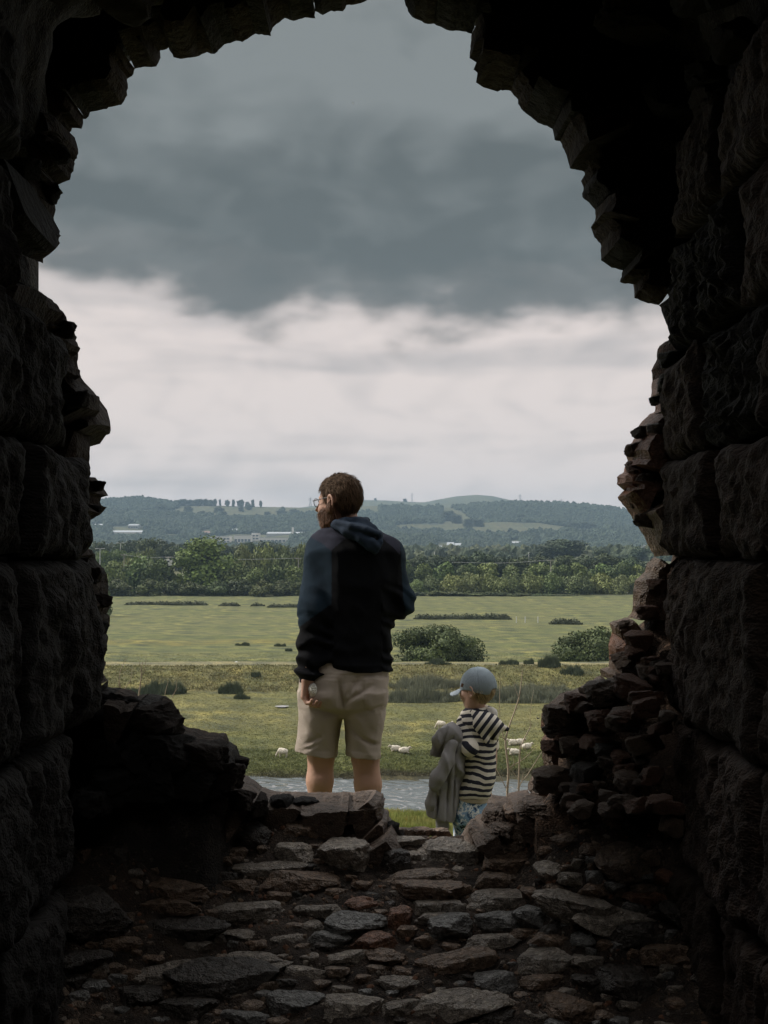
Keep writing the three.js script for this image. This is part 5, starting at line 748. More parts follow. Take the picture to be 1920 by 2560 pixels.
  // the hood lying on his shoulders: a collar round the neck and a folded pouch
  const hoodF = (x, y, z) => {
    let q = 9; const ring = [[833, 1318, 0.045], [842, 1309, 0.083], [866, 1304, 0.108], [893, 1303, 0.100], [914, 1306, 0.062], [916, 1302, 0.015], [898, 1300, -0.05], [860, 1308, -0.075], [834, 1318, -0.04]];
    for (let i = 0; i < ring.length - 1; i++) q = smin(q, cone(x, y, z, P(...ring[i]), P(...ring[i + 1]), 0.0145, 0.0145), 0.012);
    const fold = (pts, r0, r1, s) => { for (let i = 0; i < pts.length - 1; i++) { const t = i / (pts.length - 1), u = (i + 1) / (pts.length - 1); q = smin(q, cone(x, y, z, P(...pts[i]), P(...pts[i + 1]), mix(r0, r1, t), mix(r0, r1, u)), s); } };
    fold([[836, 1316, 0.085], [866, 1328, 0.13], [900, 1343, 0.148], [930, 1356, 0.150], [941, 1366, 0.148]], 0.013, 0.019, 0.012);
    fold([[846, 1308, 0.10], [880, 1316, 0.148], [915, 1326, 0.155], [948, 1337, 0.135]], 0.014, 0.014, 0.008);
    fold([[890, 1300, 0.104], [915, 1306, 0.11], [935, 1322, 0.118], [950, 1338, 0.122]], 0.013, 0.012, 0.008);
    fold([[905, 1350, 0.148], [925, 1368, 0.15], [938, 1380, 0.146]], 0.02, 0.010, 0.014);
    fold([[950, 1340, 0.128], [951, 1356, 0.140], [940, 1378, 0.146]], 0.012, 0.010, 0.008);
    q = smin(q, ell(x, y, z, P(898, 1330, 0.115), [0.070, 0.040, 0.042]), 0.02);
    return q - 0.002 * fbm(x * 24, y * 24, z * 24, 2);
  };
  mk('hood', uvBy(surface(hoodF, [P(820, 0)[0], P(0, 1394)[1], -0.1], [P(962, 0)[0], P(0, 1292)[1], 0.19], 0.0044), (x, y, z) => [x / 0.03, (y + z) / 0.03]), cloth({ color: rgb(0.020, 0.033, 0.056), roughness: 0.7 }, 0.0006), jacket);
  part('shirt', (x, y, z) => Math.abs(cone(x, y, z, P(869, 1320, 0), P(862, 1294, 0.008), 0.078, 0.068) + 0.003) - 0.0028 + Math.max(0, y - P(0, 1297)[1] - (z - 0.0) * 0.05) * 1.5, [P(815, 0)[0], P(0, 1330)[1], -0.09], [P(915, 0)[0], P(0, 1288)[1], 0.1], 0.0045, cloth({ color: rgb(0.22, 0.22, 0.25) }), man);
  // shorts
  const hips = profile(rows([[1640, 862, 104, 0.125], [1700, 861, 109, 0.140, 0.012], [1735, 858, 109, 0.146, 0.018], [1762, 857, 105, 0.136, 0.012], [1784, 858, 74, 0.09]]));
  const tubeL = profile(rows([[1730, 806, 56, 0.130, 0.01], [1786, 803, 54.5, 0.122, 0.006], [1830, 797, 51, 0.116], [1880, 791, 50.5, 0.112], [1890, 791, 50, 0.111]])), tubeR = profile(rows([[1730, 914, 54, 0.130, 0.01], [1786, 911, 51.5, 0.122, 0.006], [1830, 910, 46, 0.112], [1880, 908, 41.5, 0.105], [1894, 908, 41, 0.104]]));
  const shortsF = (x, y, z) => {
    const py = HY + (EYE - y) / k, px = 862 + x / k;
    const hemL = 1872 + (px - 741) * 0.16 + (z < 0 ? -4 : 0), hemR = 1882 + (px - 866) * 0.09;
    let a = Math.max(tubeL(x, y, z), (py - hemL) * k), b = Math.max(tubeR(x, y, z), (py - hemR) * k);
    let q = smin(Math.min(a, b), Math.max(hips(x, y, z), -9), 0.02);
    q = smax(q, -cone(x, y, z, P(860, 1812, 0.15), P(860, 1700, 0.185), 0.022, 0.02), 0.05);                 // between the buttocks
    if (Math.abs(q) < 0.03) {
      const crease = (ax, ay, bx_, by, w, dp) => { const A = P(ax, ay), B = P(bx_, by), ex = B[0] - A[0], ey = B[1] - A[1], t = clamp(((x - A[0]) * ex + (y - A[1]) * ey) / (ex * ex + ey * ey)), dd = Math.hypot(x - A[0] - ex * t, y - A[1] - ey * t); return z > 0 ? dp * Math.exp(-((dd / w) ** 2)) * Math.sin(Math.PI * (0.1 + 0.8 * t)) : 0; };
      q += crease(868, 1735, 900, 1685, 0.012, 0.008) + crease(866, 1745, 930, 1705, 0.010, 0.009) + crease(770, 1752, 850, 1778, 0.010, 0.009) + crease(905, 1768, 966, 1758, 0.010, 0.008) + crease(850, 1700, 862, 1760, 0.012, 0.01) + crease(760, 1855, 812, 1828, 0.010, 0.006) + crease(895, 1835, 945, 1855, 0.010, 0.006) + crease(880, 1815, 930, 1850, 0.012, 0.006) + crease(755, 1870, 800, 1850, 0.008, 0.005);
      q -= 0.005 * fbm(x * 14 + y * 6, y * 9, z * 14, 4) + 0.0042 * (1 - Math.abs(noise(x * 8 + y * 10, y * 6 - x * 8, z * 8)) * 2.5);
      if (z > 0) { const g = (v, wd) => Math.exp(-((v / wd) ** 2)); q += 0.0028 * g((px - 862) * k, 0.0026) * sm(1775, 1760, py) + 0.0024 * g((py - 1679 - (px - 862) * 0.01) * k, 0.0024) + 0.0022 * g((py - 1688 - (1 - Math.abs(px - 862) / 100) * 12) * k, 0.0022) * (py > 1680 ? 1 : 0); }
      q += 0.002 * Math.exp(-(((z - 0.005) / 0.003) ** 2));
      // hem turn-ups and the patch pockets
      const hem = px < 858 ? hemL : hemR; q -= 0.0016 * sm(hem - 13, hem - 11.5, py);
      if (z > 0.02) { const pk = (x0, x1, y0, y1) => { const dx = Math.max(x0 - px, px - x1), bot = y1 - Math.abs(px - (x0 + x1) / 2) * 0.28, dy = Math.max(y0 - py, py - bot); return sm(1.2, -0.2, Math.max(dx, dy)); }; q -= 0.0036 * Math.max(pk(776, 846, 1690, 1768), pk(912, 966, 1688, 1768)); }
    }
    return q;
  };
  part('shorts', shortsF, [P(730, 0)[0], P(0, 1902)[1], -0.17], [P(986, 0)[0], P(0, 1640)[1], 0.19], 0.0046, cloth({ color: rgb(0.56, 0.47, 0.40), roughness: 0.9, map: null }, 0.001), man, { uv: 0.025 });
  for (const L of [legL, legR]) part('shoe', (x, y, z) => { const a = P(L[4][0], 2186, 0.03), b = P(L[4][0] - 12, 2194, -0.16); let q = cone(x, y, z, a, b, 0.048, 0.042); q = smin(q, cone(x, y, z, P(L[4][0], 2160, 0.005), a, 0.05, 0.05), 0.02); return Math.max(q, -y + 0.012); }, [P(L[4][0], 0)[0] - 0.09, 0, -0.24], [P(L[4][0], 0)[0] + 0.09, 0.16, 0.11], 0.01, cloth({ color: rgb(0.05, 0.045, 0.04) }), man);
  // tissue in his hand
  const tp = add(wr, [dn, 0.048], [n, 0.030], [w, -0.004]), ti_ = new THREE.IcosahedronGeometry(1, 12), p = ti_.attributes.position; for (let i = 0; i < p.count; i++) { const x = p.getX(i), y = p.getY(i), z = p.getZ(i), q = 0.85 + 0.5 * (1 - 2.2 * Math.abs(noise(x * 2.2 + 5, y * 2.2, z * 2.2))) * 0.6 + 0.15 * noise(x * 6, y * 6, z * 6); p.setXYZ(i, x * q * 0.017, y * q * 0.027, z * q * 0.017); }
  ti_.computeVertexNormals(); const tis = tag(mk('paper_tissue', toCreasedNormals(ti_, 0.5), std({ color: rgb(0.78, 0.76, 0.72), side: THREE.DoubleSide })), 'crumpled white tissue held in the man\'s curled left hand', 'tissue'); tis.position.set(X0 + tp[0], tp[1], -D + tp[2]);
}

// ---- the boy ----
{
  const D = 5.3, k = D / F, X0 = (1200 - CX) * k, P = (px, py, z = 0) => [(px - 1200) * k, EYE - (py - HY) * k, z], W = (n) => n * k;
  const boy = thing('person', 'small boy in a pale blue cap and striped hooded top carrying a grey fleece', 'person', [X0, 0, -D]);
  const HC = P(1193, 1724, 0.0), yaw = Math.PI + 0.95, pitch = 0.08, S = 0.80;
  const headLocal = headSDF(S, true), head = turned(headLocal, HC, yaw, pitch), mat = new THREE.Matrix4().makeRotationFromEuler(new THREE.Euler(pitch, yaw, 0, 'YXZ')), inv = mat.clone().transpose(), loc = (p) => new THREE.Vector3(p[0] - HC[0], p[1] - HC[1], p[2] - HC[2]).applyMatrix4(inv), wor = (p) => { const v = new THREE.Vector3(...p).applyMatrix4(mat); return [v.x + HC[0], v.y + HC[1], v.z + HC[2]]; };
  const neck = (x, y, z) => cone(x, y, z, P(1190, 1790), P(1190, 1740), 0.038, 0.036);
  const [h0, h1] = around(HC, 0.135);
  const limbs = (x, y, z) => {
    let q = ell(x, y, z, P(1195, 1890), [0.085, 0.19, 0.06]); q = smin(q, neck(x, y, z), 0.03);
    q = smin(q, cone(x, y, z, P(1166, 1800, 0.0), P(1182, 1868, 0.03), 0.03, 0.026), 0.02); q = smin(q, cone(x, y, z, P(1182, 1868, 0.03), P(1132, 1862, -0.03), 0.026, 0.02), 0.01); q = smin(q, cone(x, y, z, P(1222, 1806), P(1224, 1870, -0.04), 0.03, 0.026), 0.02); q = smin(q, cone(x, y, z, P(1224, 1870, -0.04), P(1150, 1870, -0.12), 0.026, 0.02), 0.01);
    for (const [hx, hy, hz] of [[1124, 1860, -0.04], [1140, 1868, -0.13]]) { q = smin(q, ell(x, y, z, P(hx, hy, hz), [0.024, 0.014, 0.024]), 0.01); for (let i = 0; i < 4; i++) q = smin(q, cone(x, y, z, P(hx - 6, hy, hz - 0.016 + i * 0.011), P(hx - 16, hy + 4 + i % 2, hz - 0.018 + i * 0.012), 0.0055, 0.0045), 0.003); q = smin(q, cone(x, y, z, P(hx - 2, hy - 3, hz + 0.02), P(hx - 9, hy - 6, hz + 0.026), 0.006, 0.005), 0.004); }
    for (const [lx, lz] of [[1160, 0], [1200, -0.02]]) { q = smin(q, cone(x, y, z, P(lx + 6, 2000, lz), P(lx, 2110, lz + 0.01), 0.05, 0.036), 0.03); q = smin(q, cone(x, y, z, P(lx, 2110, lz + 0.01), P(lx, 2186, lz), 0.036, 0.026), 0.02); q = smin(q, cone(x, y, z, P(lx, 2194, lz + 0.01), P(lx - 8, 2196, lz - 0.09), 0.022, 0.02), 0.01); }
    return q;
  };
  const bodyG = mergeGeometries([surface(limbs, [-0.2, 0.0, -0.2], [0.14, P(0, 1752)[1], 0.12], 0.007), surface((x, y, z) => smin(head(x, y, z), neck(x, y, z), 0.02), h0, h1, 0.003)]);
  uvBy(bodyG, (x, y, z) => [(x + z) / 0.08, y / 0.08]); mk('body', bodyG, std({ color: rgb(0.52, 0.315, 0.235), roughness: 0.5, bumpMap: T.fuzz, bumpScale: 0.0004 }), boy);
  // fair hair below the cap
  const hairF = (x, y, z) => { const l = loc([x, y, z]); l.divideScalar(S); let q = headLocal(l.x * S, l.y * S, l.z * S) - 0.0015 + 0.002 * fbm(l.x * 70, l.y * 20, l.z * 70, 2); const lim = mix(-0.072, 0.0, sm(-0.05, -0.01, l.z)) - 0.018 * Math.exp(-(((l.z + 0.045) / 0.02) ** 2)); q = smax(q, (lim - l.y) * S, 0.01); const ear = Math.max(Math.abs(l.z + 0.008) - 0.024, Math.abs(l.y + 0.004) - 0.036, 0.066 - Math.abs(l.x)) * S; q = smax(q, -ear, 0.004); return Math.max(q, (l.z - 0.03) * S) + 0.016 * sm(-0.002, 0.03, l.y) * (l.z < -0.07 ? sm(0.02, 0.04, l.y) : 1); };
  const hair = part('hair', hairF, h0, h1, 0.0034, std({ color: rgb(0.26, 0.175, 0.095), roughness: 0.6 }), boy);
  mk('lock', locks((x, y, z) => hairF(x, y, z) - 0.001, HC, 0.08, 1800, 15, (p) => { const l = loc(p); return l.y < 0.014 && l.z < 0.02 && hairF(...p) > -0.003 && hairF(...p) < 0.003; }, (p) => { const l = loc(p); const f = wor([0, -1, l.z < -0.03 ? -0.25 : 0.1]); return [f[0] - HC[0], f[1] - HC[1], f[2] - HC[2]]; }, 0.02, 0.0014, [0.46, 0.34, 0.20], 0.2), std({ vertexColors: true, roughness: 0.5, side: THREE.DoubleSide }), hair);
  // cap
  const capF = (x, y, z) => { const l = loc([x, y, z]); const lx = l.x / S, ly = l.y / S, lz = l.z / S; let q = ell(lx, ly, lz, [0, 0.020, -0.010], [0.090, 0.106, 0.106]); const back = lz < -0.06 ? 0.030 * sm(0.034, 0.022, Math.abs(lx)) : 0; q = Math.max(q, (0.004 + back - sm(0.02, -0.1, lz) * 0.030) - ly); const seam = Math.min(Math.abs(lx), Math.abs(lx * 0.5 + (lz + 0.01) * 0.87), Math.abs(lx * 0.5 - (lz + 0.01) * 0.87)); q += 0.0030 * sm(0.004, 0, seam); return q * S + 0.0016 * fbm(x * 30, y * 30, z * 30, 3); };
  const denim = cloth({ color: rgb(0.35, 0.41, 0.46), roughness: 0.9 }, 0.0009);
  const cap = part('cap', capF, h0, h1, 0.0032, denim, boy, { uv: 0.02 });
  const brimF = (x, y, z) => { const l = loc([x, y, z]); const lx = l.x / S, ly = l.y / S, lz = l.z / S, yy = 0.012 - (lz - 0.085) * 0.34 - lx * lx * 5.5, r = Math.hypot(lx / 0.078, Math.max(0, lz - 0.085) / 0.082); return Math.max(Math.abs(ly - yy) - 0.0035, (r - 1) * 0.07, 0.072 - lz) * S; };
  mk('brim', uvBy(surface(brimF, ...around(wor([0, 0, 0.11]), 0.1), 0.0028), (x, y, z) => [x / 0.02, z / 0.02]), cloth({ color: rgb(0.40, 0.46, 0.52) }), cap);
  { const b = wor([0, 0.124 * S, -0.012 * S]); const g = new THREE.SphereGeometry(0.006, 10, 8); g.scale(1, 0.5, 1); g.translate(b[0], b[1], b[2]); mk('button', g, denim, cap); const t = wor([0.082 * S, 0.02 * S, 0.050 * S]); const lg = new THREE.BoxGeometry(0.011, 0.016, 0.003); lg.rotateY(-0.55); lg.translate(...wor([-0.0805 * S, 0.019 * S, 0.05 * S])); const lg2 = new THREE.BoxGeometry(0.010, 0.016, 0.004); lg2.rotateY(-0.75); lg2.rotateZ(-0.35); lg2.translate(...P(1153, 1709, 0.062)); mk('leather_tag', lg2, std({ color: rgb(0.16, 0.085, 0.05) }), cap); lg.dispose(); }
  // striped top; the stripes are knitted in: u counts pairs of stripes
  const stripe = texture(256, (u, v) => { const e = 0.5 + 0.03 * tn(u, v, 40, 3), dark = u > 0.5 - (e - 0.5) && u < 0.985 + (e - 0.5); return dark ? lin(42, 44, 58).map((q) => Math.pow(q, 1 / 2.2)) : [0.95, 0.915, 0.86]; }, true);
  M.stripe = std({ map: stripe, bumpMap: T.fuzz, bumpScale: 0.0015, roughness: 0.95 });
  const rows = (a) => a.map(([py, cx, hw, hd, cz]) => [EYE - (py - HY) * k, (cx - 1200) * k, hw * k, hd, cz || 0]), period = 15.9 * k;
  const trunk = profile(rows([[1768, 1190, 22, 0.05], [1782, 1190, 38, 0.06], [1800, 1192, 47, 0.072], [1840, 1196, 46, 0.080], [1880, 1197, 42, 0.083], [1940, 1195, 42.5, 0.09], [1985, 1182, 44.5, 0.092], [1990, 1181, 44, 0.091]]));
  const wr = (x, y, z, s) => s * (fbm(x * 16, y * 12, z * 16, 3) * 1.3 + 0.6 * (1 - 2.4 * Math.abs(noise(x * 9 + y * 5, y * 9, z * 9))));
  const topF = (x, y, z) => { const q = trunk(x, y, z); return q - (Math.abs(q) < 0.03 ? wr(x, y, z, 0.0045) : 0) + 0.002 * sm(0.003, 0, Math.abs(x - P(1176, 0)[0] - (y - P(0, 1940)[1]) * 0.1)) * (z > 0 ? 1 : 0); };
  const top = part('striped_top', topF, [P(1130, 0)[0], P(0, 1992)[1], -0.12], [P(1250, 0)[0], P(0, 1764)[1], 0.12], 0.004, M.stripe, boy, { uvf: (x, y, z) => [(y + wr(x, y, z, 0.004) * 2 - 0.02 * x + 0.006 * Math.sin(x * 30)) / period + 0.33, (x + z) / 0.3] });
  const hemF = (x, y, z) => profile(rows([[1984, 1181, 43, 0.090], [1990, 1180, 42, 0.089], [2001, 1179, 41.5, 0.087]]))(x, y - 0.014 * 0 + (x * 0.10), z);
  mk('hem_band', uvBy(surface(hemF, [P(1132, 0)[0], P(0, 2012)[1], -0.11], [P(1230, 0)[0], P(0, 1976)[1], 0.11], 0.004), (x, y, z) => [x * 0.02 + 0.2, y]), std({ color: rgb(0.52, 0.43, 0.33), bumpMap: T.fuzz, bumpScale: 0.001 }), top);
  const sleeve = (A, B, C, ra, rb, rc) => { const f = (x, y, z) => { let q = smin(cone(x, y, z, A, B, ra, rb), cone(x, y, z, B, C, rb, rc), 0.018); return q - wr(x, y, z, 0.005); }; const axis = (x, y, z) => { const pr = (a, b) => { const e = [b[0] - a[0], b[1] - a[1], b[2] - a[2]], l2 = e[0] ** 2 + e[1] ** 2 + e[2] ** 2; return [((x - a[0]) * e[0] + (y - a[1]) * e[1] + (z - a[2]) * e[2]) / l2, Math.sqrt(l2)]; }; const [t, L] = pr(A, B), [s, L2] = pr(B, C); const d1 = cone(x, y, z, A, B, ra, rb), d2 = cone(x, y, z, B, C, rb, rc), w = sm(-0.012, 0.012, d1 - d2); return mix(t * L, L + s * L2, w); }; return mk('sleeve', uvBy(surface(f, [Math.min(A[0], B[0], C[0]) - 0.06, Math.min(A[1], B[1], C[1]) - 0.06, Math.min(A[2], B[2], C[2]) - 0.06], [Math.max(A[0], B[0], C[0]) + 0.06, Math.max(A[1], B[1], C[1]) + 0.06, Math.max(A[2], B[2], C[2]) + 0.06], 0.004), (x, y, z) => [axis(x, y, z) / period, (x - z) / 0.3]), M.stripe, top); };
  sleeve(P(1166, 1806, 0.012), P(1170, 1862, 0.062), P(1134, 1856, 0.0), 0.042, 0.040, 0.030); sleeve(P(1222, 1808), P(1226, 1868, -0.05), P(1150, 1872, -0.13), 0.042, 0.040, 0.028);
  // hood: hangs open to the right, pointed
  const hoodAxis = [0.86, -0.50], hoodF = (x, y, z) => {
    const A = P(1184, 1780, 0.02), t = P(1266, 1822, 0.05); 
    let q = smin(cone(x, y, z, P(1176, 1778, 0.03), P(1212, 1846, 0.085), 0.020, 0.014), 9, 0.01);
    const tri = (pts, r) => { let m = 9; for (let i = 0; i < pts.length; i++) { const [a, b] = [pts[i], pts[(i + 1) % pts.length]]; m = Math.min(m, cone(x, y, z, P(...a), P(...b), r, r)); } return m; };
    // the bag: a swollen triangle between neck, tip and lower point
    const e1 = ell(x, y, z, P(1212, 1806, 0.05), [0.062, 0.052, 0.042]); let bag = e1;
    bag = smin(bag, cone(x, y, z, P(1226, 1808, 0.055), P(1266, 1819, 0.05), 0.040, 0.008), 0.02);
    bag = smin(bag, cone(x, y, z, P(1200, 1806, 0.06), P(1214, 1845, 0.085), 0.032, 0.012), 0.02);
    bag = smin(bag, cone(x, y, z, P(1182, 1782, 0.035), P(1208, 1800, 0.06), 0.024, 0.03), 0.02);
    bag = smin(bag, cone(x, y, z, P(1232, 1816, 0.06), P(1236, 1838, 0.07), 0.03, 0.01), 0.02);
    q = smin(bag, cone(x, y, z, P(1180, 1774, -0.035), P(1232, 1776, -0.03), 0.018, 0.022), 0.02);
    // open mouth towards the upper right
    const cut = (x - P(1232, 1790)[0]) * 0.42 + (y - P(1232, 1790)[1]) * 0.91; const mouth = Math.max(ell(x, y, z, P(1232, 1784, 0.012), [0.055, 0.042, 0.036]), -1);
    q = smax(q, -mouth, 0.008); q = smax(q, cut - 0.030, 0.008);
    return q - wr(x, y, z, 0.0025);
  };
  const hood = mk('hood', uvBy(surface(hoodF, [P(1160, 0)[0], P(0, 1866)[1], -0.08], [P(1282, 0)[0], P(0, 1756)[1], 0.13], 0.0038), (x, y, z) => [(x * 0.80 - (y - 0.8) * 0.60 + 0.15 * z) / (period * 1.08) + 0.2, (x + y) / 0.3]), M.stripe, top); hood.userData.label = 'pointed striped hood hanging open to the right';
  mk('hood_lining', uvBy(surface((x, y, z) => ell(x, y, z, P(1224, 1784, 0.0), [0.034, 0.030, 0.024]) - wr(x, y, z, 0.004), [P(1195, 0)[0], P(0, 1812)[1], -0.06], [P(1255, 0)[0], P(0, 1760)[1], 0.06], 0.004), (x, y, z) => [x / 0.05, y / 0.05]), std({ color: rgb(0.80, 0.76, 0.71), bumpMap: T.fuzz, bumpScale: 0.001 }), top);
  // trousers with a blue and white splashed print
  const print = texture(512, (u, v) => { const a = tfbm(u, v, 5, 2, 4), b = tfbm(u, v, 6, 11, 4); const w = Math.abs(a - 0.02); return w < 0.05 || b > 0.20 ? [0.90, 0.91, 0.92] : b > -0.05 ? [0.56, 0.68, 0.80] : a > 0.15 ? [0.14, 0.20, 0.30] : [0.30, 0.42, 0.56]; }, true);
  const seat = profile(rows([[1985, 1178, 40, 0.085], [2020, 1174, 41, 0.09], [2052, 1172, 41, 0.088]])), pl = profile(rows([[2030, 1156, 24, 0.07], [2080, 1158, 24, 0.062], [2150, 1160, 22, 0.055], [2170, 1160, 21, 0.054]])), pr = profile(rows([[2030, 1192, 22, 0.07, -0.01], [2080, 1196, 22, 0.062, -0.02], [2150, 1200, 21, 0.055, -0.02], [2170, 1200, 20, 0.054, -0.02]]));
  part('trousers', (x, y, z) => smin(smin(pl(x, y, z), pr(x, y, z), 0.01), seat(x, y, z), 0.02) - wr(x, y, z, 0.005), [P(1122, 0)[0], P(0, 2174)[1], -0.13], [P(1230, 0)[0], P(0, 1985)[1], 0.12], 0.0055, std({ map: print, roughness: 0.9 }), boy, { uv: 0.22 });
  for (const [lx, lz] of [[1160, 0], [1200, -0.02]]) part('shoe', (x, y, z) => Math.max(smin(cone(x, y, z, P(lx, 2186, lz + 0.02), P(lx - 8, 2192, lz - 0.1), 0.034, 0.03), cone(x, y, z, P(lx, 2168, lz), P(lx, 2186, lz), 0.034, 0.034), 0.015), 0.006 - y), [P(lx, 0)[0] - 0.07, 0, lz - 0.15], [P(lx, 0)[0] + 0.06, 0.12, lz + 0.08], 0.008, cloth({ color: rgb(0.04, 0.05, 0.07) }), boy);
  // the grey fleece over his arm
  const fleece = thing('fleece_jacket', 'grey fleece jacket draped over the boy\'s arm with a sleeve hanging down', 'jacket', [X0, 0, -D]);
  const gm = std({ color: rgb(0.33, 0.315, 0.32), bumpMap: T.fuzz, bumpScale: 0.0022, roughness: 1 }), gf = (x, y, z, s = 0.006) => 1.7 * s * (1 - 2.6 * Math.abs(noise(x * 13 + y * 3, y * 3.4, z * 12))) + s * fbm(x * 22, y * 10, z * 22, 3) + 0.9 * s * (1 - 2.6 * Math.abs(noise(x * 26 + y * 4, y * 3, z * 14)));
  const chain = (x, y, z, pts, s) => { let q = 9; for (let i = 0; i < pts.length - 1; i++) { const a = pts[i], b = pts[i + 1]; q = smin(q, cone(x, y, z, P(a[0], a[1], a[2]), P(b[0], b[1], b[2]), W(a[3]), W(b[3])), s); } return q; };
  const fleeceF = (x, y, z) => {
    let q = chain(x, y, z, [[1148, 1842, 0.045, 14], [1126, 1832, 0.055, 19], [1104, 1842, 0.045, 18], [1092, 1876, 0.035, 12]], 0.02);                     // roll over the arm and turned-down front
    q = smin(q, chain(x, y, z, [[1140, 1848, 0.02, 18], [1124, 1834, 0.01, 20], [1106, 1842, 0.0, 18]], 0.02), 0.015);
    let body = chain(x, y, z, [[1138, 1862, 0.05, 20], [1128, 1910, 0.045, 24], [1112, 1960, 0.04, 27], [1104, 2020, 0.04, 27], [1103, 2036, 0.04, 26]], 0.03); body = smin(body, chain(x, y, z, [[1146, 1868, 0.03, 16], [1142, 1930, 0.03, 16], [1126, 1990, 0.03, 18], [1116, 2036, 0.035, 15]], 0.02), 0.02); body = Math.max(body, (HY + (EYE - y) / k - (2026 + (x / k + 1200 - 1075) * 0.27)) * k);
    body = Math.max(body, Math.abs(z - 0.03) - 0.062);
    const dent = (ax, ay, bx_, by, w, dp) => { const A = P(ax, ay), B = P(bx_, by), ex = B[0] - A[0], ey = B[1] - A[1], t = clamp(((x - A[0]) * ex + (y - A[1]) * ey) / (ex * ex + ey * ey)), dd = Math.hypot(x - A[0] - ex * t, y - A[1] - ey * t); return z > 0.01 ? dp * Math.exp(-((dd / w) ** 2)) * Math.sin(Math.PI * (0.08 + 0.84 * t)) : 0; };
    q = smin(q, body, 0.008) + dent(1096, 1965, 1090, 2035, 0.006, 0.016) + dent(1118, 1920, 1112, 2044, 0.006, 0.014) + dent(1136, 1890, 1128, 2040, 0.006, 0.012) + dent(1116, 1822, 1096, 1884, 0.005, 0.012) + dent(1134, 1828, 1108, 1882, 0.005, 0.012) + dent(1146, 1846, 1122, 1900, 0.005, 0.010) + dent(1128, 1900, 1104, 1960, 0.005, 0.010) + dent(1082, 1980, 1080, 2030, 0.004, 0.010);
    return q - gf(x, y, z);
  };
  part('body_cloth', fleeceF, [P(1060, 0)[0], P(0, 2056)[1], -0.08], [P(1172, 0)[0], P(0, 1806)[1], 0.13], 0.0042, gm, fleece, { uv: 0.12 });
  part('sleeve', (x, y, z) => chain(x, y, z, [[1128, 1852, 0.085, 11], [1116, 1890, 0.095, 13], [1094, 1935, 0.10, 15], [1086, 1952, 0.098, 12]], 0.02) - gf(x, y, z, 0.004), [P(1064, 0)[0], P(0, 1975)[1], 0.03], [P(1146, 0)[0], P(0, 1832)[1], 0.15], 0.004, gm, fleece, { uv: 0.12 });
  part('sleeve', (x, y, z) => Math.max(chain(x, y, z, [[1084, 1962, 0.07, 9], [1078, 2000, 0.07, 9], [1076, 2026, 0.06, 6]], 0.02), -1) - gf(x, y, z, 0.004), [P(1058, 0)[0], P(0, 2042)[1], 0.02], [P(1104, 0)[0], P(0, 1945)[1], 0.12], 0.004, gm, fleece, { uv: 0.12 });
  part('sleeve', (x, y, z) => Math.max(chain(x, y, z, [[1102, 2030, 0.05, 14], [1105, 2060, 0.05, 12], [1107, 2086, 0.05, 11]], 0.02), (HY + (EYE - y) / k - (2090 - (x / k + 1200 - 1097) * 0.3)) * k) - gf(x, y, z, 0.003), [P(1080, 0)[0], P(0, 2098)[1], 0.01], [P(1128, 0)[0], P(0, 2022)[1], 0.09], 0.004, gm, fleece, { uv: 0.12 });
  { const g = bx(0, 0.022, 0, 0.026, 0, 0.003); g.rotateZ(-0.25); g.translate(...P(1101, 1960, 0.092)); mk('care_tag', g, std({ color: rgb(0.33, 0.33, 0.33) }), fleece); }
}
